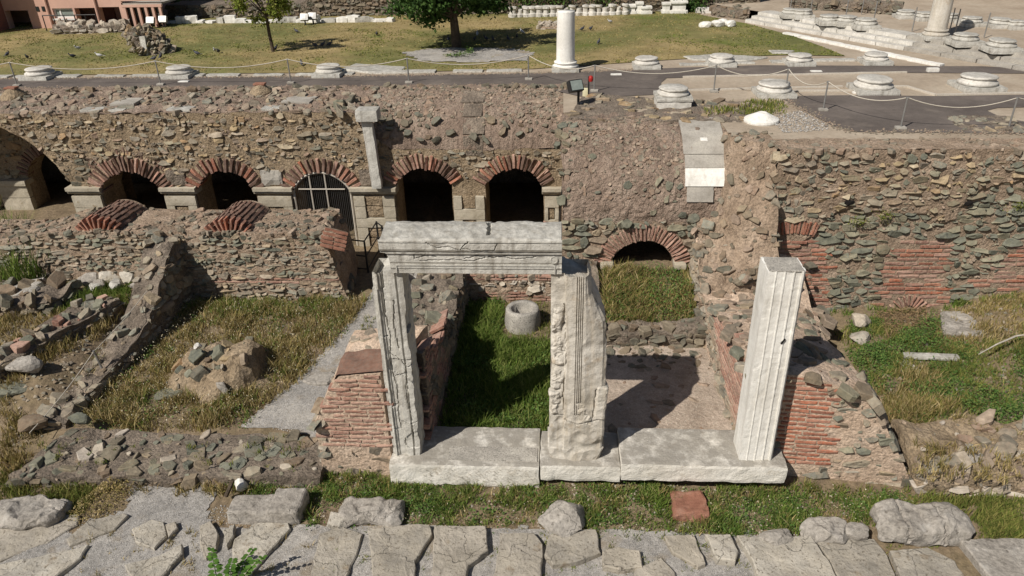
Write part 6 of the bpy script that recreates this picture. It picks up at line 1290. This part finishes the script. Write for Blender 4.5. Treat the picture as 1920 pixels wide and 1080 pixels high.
# far retaining wall with marble blocks and fragments at its foot
FW = 32.05
fw = thing('retaining_wall', (0, FW, PZ), 'dark dry-stone retaining wall closing the far side of the lawn', 'wall')
zl = vy(400, 9, FW).z; zr = 7.2
def fwtop(x): return lerp(zl, zr, sm((x + 10.6) / .8))
b = MB(); b.add(*grid(90, 10, lambda u, v: (lambda x: Vector((x, FW + .03 * nz(x, v * 3, 0, 3), lerp(PZ - .2, fwtop(x), v))))(lerp(-16.5, 8, u)))); b.add(*grid(90, 2, lambda u, v: (lambda x: Vector((x, FW + 1.5 * v, fwtop(x))))(lerp(-16.5, 8, u)))); b.out('core', 'mortar_grey', fw)
ms = Masonry(fw); face_stones(ms, (-16.5, FW), (8, FW), PZ, lambda u: fwtop(u - 16.5), 'rubble_dark', hs=(.1, .18), asp=(1.2, 2.6), keep=.97, dep=.2); ms.flush(300)
for px in (985, 1018, 1052, 1128): 
    C = []; p = vy(px, 8, FW)
    for _ in range(420): C.append((p.x + random.gauss(0, .28), FW - .12 - abs(random.gauss(0, .1)), 4.75 + random.gauss(0, .5)))
    plant('hanging_vine', C, .12, 'leaf_cover', 'green vine hanging down the dark retaining wall', 'vine', 'vines on the retaining wall')
C = []
for _ in range(1800):
    x = U(-2.5, 6.2); C.append((x, FW - .1 - abs(random.gauss(0, .07)), PZ + .3 + U(0, 2.2) * (.6 + .4 * nz(x, 0, 0, 1.2))))
leaves('dry_creeper', C, .14, 'straw', None, 'leafless brown creeper covering the right half of the retaining wall', 'creeper', aspect=.1)
for k in range(24):
    px = lerp(300, 732, k / 23) + U(-4, 4); a = g(px, 46 - 3 * k / 23, PZ); V, Fc = rblock((a.x, a.y + .2, PZ - .03), (U(.3, .62), U(.22, .36), U(.14, .34)), .14, .03, .03, 4, k, rz=U(-.3, .3)); solo('marble_block', V, Fc, random.choice(['marble', 'marble', 'marble_weathered']), 'pale marble block lined up along the foot of the retaining wall', 'block', 'marble blocks along the retaining wall')
for k in range(18):
    px = lerp(962, 1172, k / 17); a = g(px, 33 - .3 * k, PZ); t = thing('column_fragment', (a.x, a.y, PZ), 'small white column fragment in the row below the creeper-covered wall', 'column fragment', 'column fragments in a row'); r = U(.13, .2); MB().lathe((a.x, a.y, PZ), [(r, 0), (r, .12), (r * .7, .16), (r * .7, .3), (r * .95, .33), (r * .95, .4), (r * .5, .42)][:random.choice((4, 6, 7, 7))], 14).jig(.04, 5, k).out('drum', 'marble_base', t)
for px, y0, y1, w_, l in ((1182, 26, 8, .34, 'short white pedestal block at the right end of the fragment row'), (1198, 26, 3, .26, 'slim white pedestal beside the short pedestal'), (1211, 26, 11, .36, 'squat white pedestal beyond the slim pedestal'), (1248, 25, 4, .28, 'narrow white stele standing alone before the retaining wall'), (1271, 24, 0, .52, 'broad white pedestal at the end of the retaining wall')):
    a = g(px, y0, PZ); h_ = vy(px, y1, a.y).z - PZ; t = thing('pedestal', (a.x, a.y, PZ), l, 'pedestal'); V, Fc = rblock((a.x, a.y, PZ + .12), (w_, w_, h_ - .2), .12, .015, .008, 4, px); part('shaft', V, Fc, 'marble', t)
    V, Fc = rblock((a.x, a.y, PZ - .02), (w_ * 1.3, w_ * 1.3, .16), .12, .02, .008, 4, px); part('foot', V, Fc, 'marble', t); V, Fc = rblock((a.x, a.y, PZ + h_ - .1), (w_ * 1.25, w_ * 1.25, .1), .12, .02, .008, 4, px); part('cap', V, Fc, 'marble', t)
# hillside behind the wall
b = MB().add(*grid(60, 20, lambda u, v: (lambda x, y: Vector((x, y, zl - .25 + 6 * v ** 1.2 + .4 * nz(x, y, 0, .4))))(lerp(-70, 60, u), lerp(33.9, 75, v)))); b.out('hillside', 'earth', kind='structure')
for px in (345, 380, 415, 452, 330, 600): 
    p = vy(px, 6, 34.3); plant('shrub', [(p.x + random.gauss(0, .35), p.y + random.gauss(0, .25), zl - .1 + abs(random.gauss(0, .28))) for _ in range(500)], .1, 'leaf_cover', 'rounded shrub on the slope above the retaining wall', 'shrub', 'shrubs above the retaining wall')
# dark hedge at the wall's right end
p = g(1303, 24, PZ); plant('hedge_bush', [(p.x + random.gauss(0, .3), p.y + .6 + random.gauss(0, .4), PZ + abs(random.gauss(.6, .6))) for _ in range(3000)], .12, 'leaf_tree', 'dark evergreen bush at the right end of the retaining wall', 'bush')
# pink building
BY = 29.85
bl = thing('pink_building', (-22, BY, PZ), 'low pink plastered building with recessed porches behind the lawn', 'building')
Xp = lambda px, py=40: vy(px, py, BY).x
Zp = lambda py, px=150: vy(px, py, BY).z
x0, x1, zt = -34, Xp(238), PZ + 3.2
holes = [(Xp(100, 25), Xp(138, 25), Zp(34), Zp(15)), (Xp(146), Xp(184), PZ, Zp(15)), (Xp(190), Xp(230), PZ, Zp(14)), (Xp(15), Xp(58), PZ, Zp(18))]
def holed(x0, x1, z0, z1, H, y0, y1):
    xs = sorted({x0, x1, *[h[0] for h in H], *[h[1] for h in H]}); zs = sorted({z0, z1, *[h[2] for h in H], *[h[3] for h in H]}); b = MB()
    for a, c in zip(xs, xs[1:]):
        run = None
        for d, e in zip(zs, zs[1:]):
            m_ = ((a + c) / 2, (d + e) / 2)
            if any(h[0] < m_[0] < h[1] and h[2] < m_[1] < h[3] for h in H): 
                if run: b.box(a, c, y0, y1, *run); run = None
            else: run = (run[0], e) if run else (d, e)
        if run: b.box(a, c, y0, y1, *run)
    return b
holed(x0, x1, PZ - .1, zt, holes, BY, BY + .3).out('wall', 'plaster_pink', bl); MB().box(x0, x1, BY + 1.6, BY + 1.8, PZ - .1, zt).box(x1 - .25, x1 - .02, BY + .302, BY + 6, PZ - .1, zt - .01).out('inner_wall', 'plaster_pink', bl); MB().box(x0 - .2, x1 + .2, BY - .2, BY + 7, zt, zt + .2).out('roof', 'concrete', bl)
MB().box(Xp(-70), Xp(14), BY - 1.4, BY - .01, PZ - .1, zt - .02).out('shaded_side', 'shade_and_door_red', bl)  # shade over the building's left part, put in as a dark red box
h = holes[0]; wn = bpy.data.objects.new('window', None); COL.objects.link(wn); wn.parent = bl; wn.location = Vector(((h[0] + h[1]) / 2, BY, h[2])) - bl.location
b = MB()
for a in (h[0], (h[0] + h[1]) / 2 - .2, h[1] - .06): b.box(a, a + .06, BY + .08, BY + .14, h[2], h[3])
for a in (h[2], h[3] - .06): b.box(h[0], h[1], BY + .082, BY + .138, a, a + .06)
b.out('frame', 'paint_white', wn); MB().box(h[0], h[1], BY + .1, BY + .12, h[2], h[3]).out('pane', 'glass_pale', wn); MB().box(h[0] - .05, h[1] + .05, BY - .06, BY + .1, h[2] - .06, h[2] - .003).out('sill', 'paint_white', wn)
MB().box(holes[1][0] + .1, holes[1][0] + .7, BY + 1.5, BY + 1.58, PZ, PZ + 2).out('door', 'shade_and_door_red', bl)
for px in (97, 188): MB().tube([(Xp(px), BY - .05, PZ), (Xp(px), BY - .05, zt)], .04, 6).out('downpipe', 'plaster_pink', bl)
for px in (75, 86): MB().box(Xp(px), Xp(px) + .12, BY - .02, BY + .02, Zp(20), Zp(20) + .18).out('vent', 'glass', bl)
# glazed pergola beside the building
pg = thing('pergola', (Xp(275), BY, PZ), 'pale wooden pergola frame with dark glazing beside the pink building', 'pergola')
xa, xb = Xp(240), Xp(306); zq = vy(270, 13, BY).z
for k in range(6):
    x = lerp(xa, xb, k / 5); MB().box(x - .05, x + .05, BY - .05, BY + .05, PZ, zq).out('post', 'plaster_pink', pg)
for z in (zq, PZ + 1.0): MB().box(xa - .1, xb + .1, BY - .06, BY + .06, z, z + .09).out('beam', 'plaster_pink', pg)
MB().box(xa, xb, BY + .07, BY + .09, PZ, zq).out('glazing', 'glass', pg); MB().box(xa - .1, xb + .1, BY, BY + 2.5, zq + .09, zq + .16).out('roof', 'concrete', pg)
rl = thing('porch_railing', (Xp(130), BY - .8, PZ), 'low dark railing before the building porch', 'railing')
for k in range(6): x = lerp(Xp(108, 52), Xp(205, 52), k / 5); MB().tube([(x, BY - .7, PZ), (x, BY - .7, PZ + .6)], .02, 6).out('post', 'metal_dark', rl)
MB().tube([(Xp(108, 52), BY - .7, PZ + .6), (Xp(205, 52), BY - .7, PZ + .6)], .02, 6).out('rail', 'metal_dark', rl)
# ground floodlights
for px, py in ((286, 54), (309, 52), (573, 48), (588, 46)):
    a = g(px, py, PZ); t = thing('ground_floodlight', (a.x, a.y, PZ), 'small grey floodlight standing on the far lawn edge', 'floodlight', 'floodlights on the far lawn edge'); V, Fc = rblock((0, 0, -.12), (.32, .14, .26), .1, .02, .002, 4, 3); R = Matrix.Rotation(-.5, 3, 'X'); part('lamp_head', [R @ v + a + Vector((0, 0, .3)) for v in V], Fc, 'metal_grey', t); MB().tube([a, a + Vector((0, 0, .25))], .03, 6).out('stand', 'metal_dark', t)
# right background: ruined brick hall and rubble banks
BW = 34.0
hw = thing('brick_hall_wall', (20, BW, PZ2), 'ruined red brick hall wall with pale pilasters beyond the upper platform', 'wall')
xw0, xw1 = vy(1660, 20, BW).x, 40
b = MB().add(*grid(60, 8, lambda u, v: (lambda x: Vector((x, BW + .05 * nz(x, v, 0, 2), lerp(PZ2 - .2, PZ2 + 3.2, v))))(lerp(xw0, xw1, u)))); b.add(*grid(60, 2, lambda u, v: Vector((lerp(xw0, xw1, u), BW + .8 * v, PZ2 + 3.2)))); b.out('core', 'mortar', hw)
ms = Masonry(hw); face_stones(ms, (xw0, BW), (24, BW), PZ2, PZ2 + 3, reg=lambda px, py: 'brick' if nz(px * .02, py * .03) > -.3 else 'rubble', brickm='brick_dusty', course=.12, bth=.07, blen=(.3, .5)); ms.flush(300)
for px in (1718, 1800, 1880):
    a = vy(px, 20, BW - .2); V, Fc = rblock((a.x, BW - .15, PZ2 - .05), (.34, .3, 2.6), .2, .02, .012, 4, px); part('pilaster', V, Fc, 'marble_tan', hw); V, Fc = rblock((a.x, BW - .2, PZ2 - .06), (.55, .45, .26), .14, .02, .012, 4, px); part('pilaster_base', V, Fc, 'marble_tan', hw)
lowwall('rubble_wall', 'long low rubble bank across the sandy platform before the brick hall', [tuple(g(1480, 14, PZ2)[:2]), tuple(g(1690, 27, PZ2)[:2]), tuple(g(1680, 18, PZ2)[:2]), tuple(g(1480, 4, PZ2)[:2])], lambda x, y: PZ2 + .3 + .12 * nz(x, y, 0, 1), PZ2 - .1, 'mortar_grey', 'rubble_dark', size=(.16, .36), flat=.6, keep=.8)
lowwall('rubble_wall', 'low rubble wall joining the steps to the evergreen bush', [tuple(g(1335, 30, PZ)[:2]), tuple(g(1404, 38, PZ)[:2]), tuple(g(1400, 22, PZ)[:2]), tuple(g(1330, 14, PZ)[:2])], lambda x, y: PZ + .3 + .1 * nz(x, y, 0, 1), PZ - .1, 'mortar_grey', 'rubble_dark', size=(.16, .36), flat=.6, keep=.8)
V, Fc = rblock(Vector((*g(1322, 24, PZ)[:2], PZ - .02)), (.8, .35, .22), .14, .02, .01, 4, 3); solo('marble_block', V, Fc, 'marble', 'white marble block lying before the evergreen bush', 'block')
for px, py in ((1615, 26), (1520, 20), (1482, 16), (1790, 62), (1710, 58), (1845, 70), (1780, 60), (1637, 44), (1585, 34)):
    a = g(px, py, PZ2); o = MB().tube([a, a + Vector((0, 0, .7))], .018, 6).out('fence_post', 'metal_grey'); props(o, 'thin metal fence post on the sandy upper platform', 'fence post', 'fence posts on the upper platform')
# pigeons
def pigeon(x, y, rz, pale):
    t = thing('pigeon', (x, y, PZ + .02), 'pale pigeon standing on the lawn' if pale else 'dark pigeon standing on the lawn', 'pigeon', 'pigeons on the lawn'); V0, F0 = ico(2); V = []
    for d in V0:
        k = 1 - .55 * max(0, -d.x) ** 1.3; p = Vector((d.x * .15, d.y * .065 * k, d.z * .07 * k + .11 - .02 * d.x * -1))
        if d.x > .55: p += Vector((.0, 0, .06 * (d.x - .55) / .45))
        V.append(p)
    hb = [Vector((d.x * .032 + .145, d.y * .028, d.z * .03 + .215)) for d in V0]; R = Matrix.Rotation(rz, 3, 'Z'); o = Vector((x, y, PZ + .02)); b = MB().add(V, F0).add(hb, F0); b.add([(.17, -.01, .215), (.17, .01, .215), (.2, 0, .208), (.17, 0, .2)], [(0, 2, 1), (0, 3, 2), (1, 2, 3)]); b.add([(-.12, -.03, .1), (-.12, .03, .1), (-.24, .03, .07), (-.24, -.03, .07)], [(0, 1, 2, 3)])
    for s in (-.02, .02): b.tube([(0, s, .06), (.005, s, 0)], .006, 4)
    b.V = [R @ v * .72 + o for v in b.V]; b.out('body', 'pigeon_pale' if pale else 'pigeon', t, True)
for px, py, pl in ((15, 107, 0), (53, 112, 0), (138, 110, 0), (188, 109, 1), (302, 111, 0), (371, 105, 0), (404, 99, 1), (411, 101, 0), (557, 63, 0), (148, 95, 1), (890, 78, 0), (912, 77, 0), (925, 78, 0), (953, 77, 0), (841, 78, 0), (969, 73, 0), (979, 64, 1), (895, 68, 1), (1091, 59, 0), (1107, 58, 0), (1122, 84, 0), (1144, 45, 1), (592, 90, 0), (605, 89, 0), (618, 88, 0), (566, 124, 0), (289, 115, 0), (707, 68, 0), (517, 96, 0)):
    a = g(px, py, PZ); pigeon(a.x, a.y, U(0, 6.28), pl)
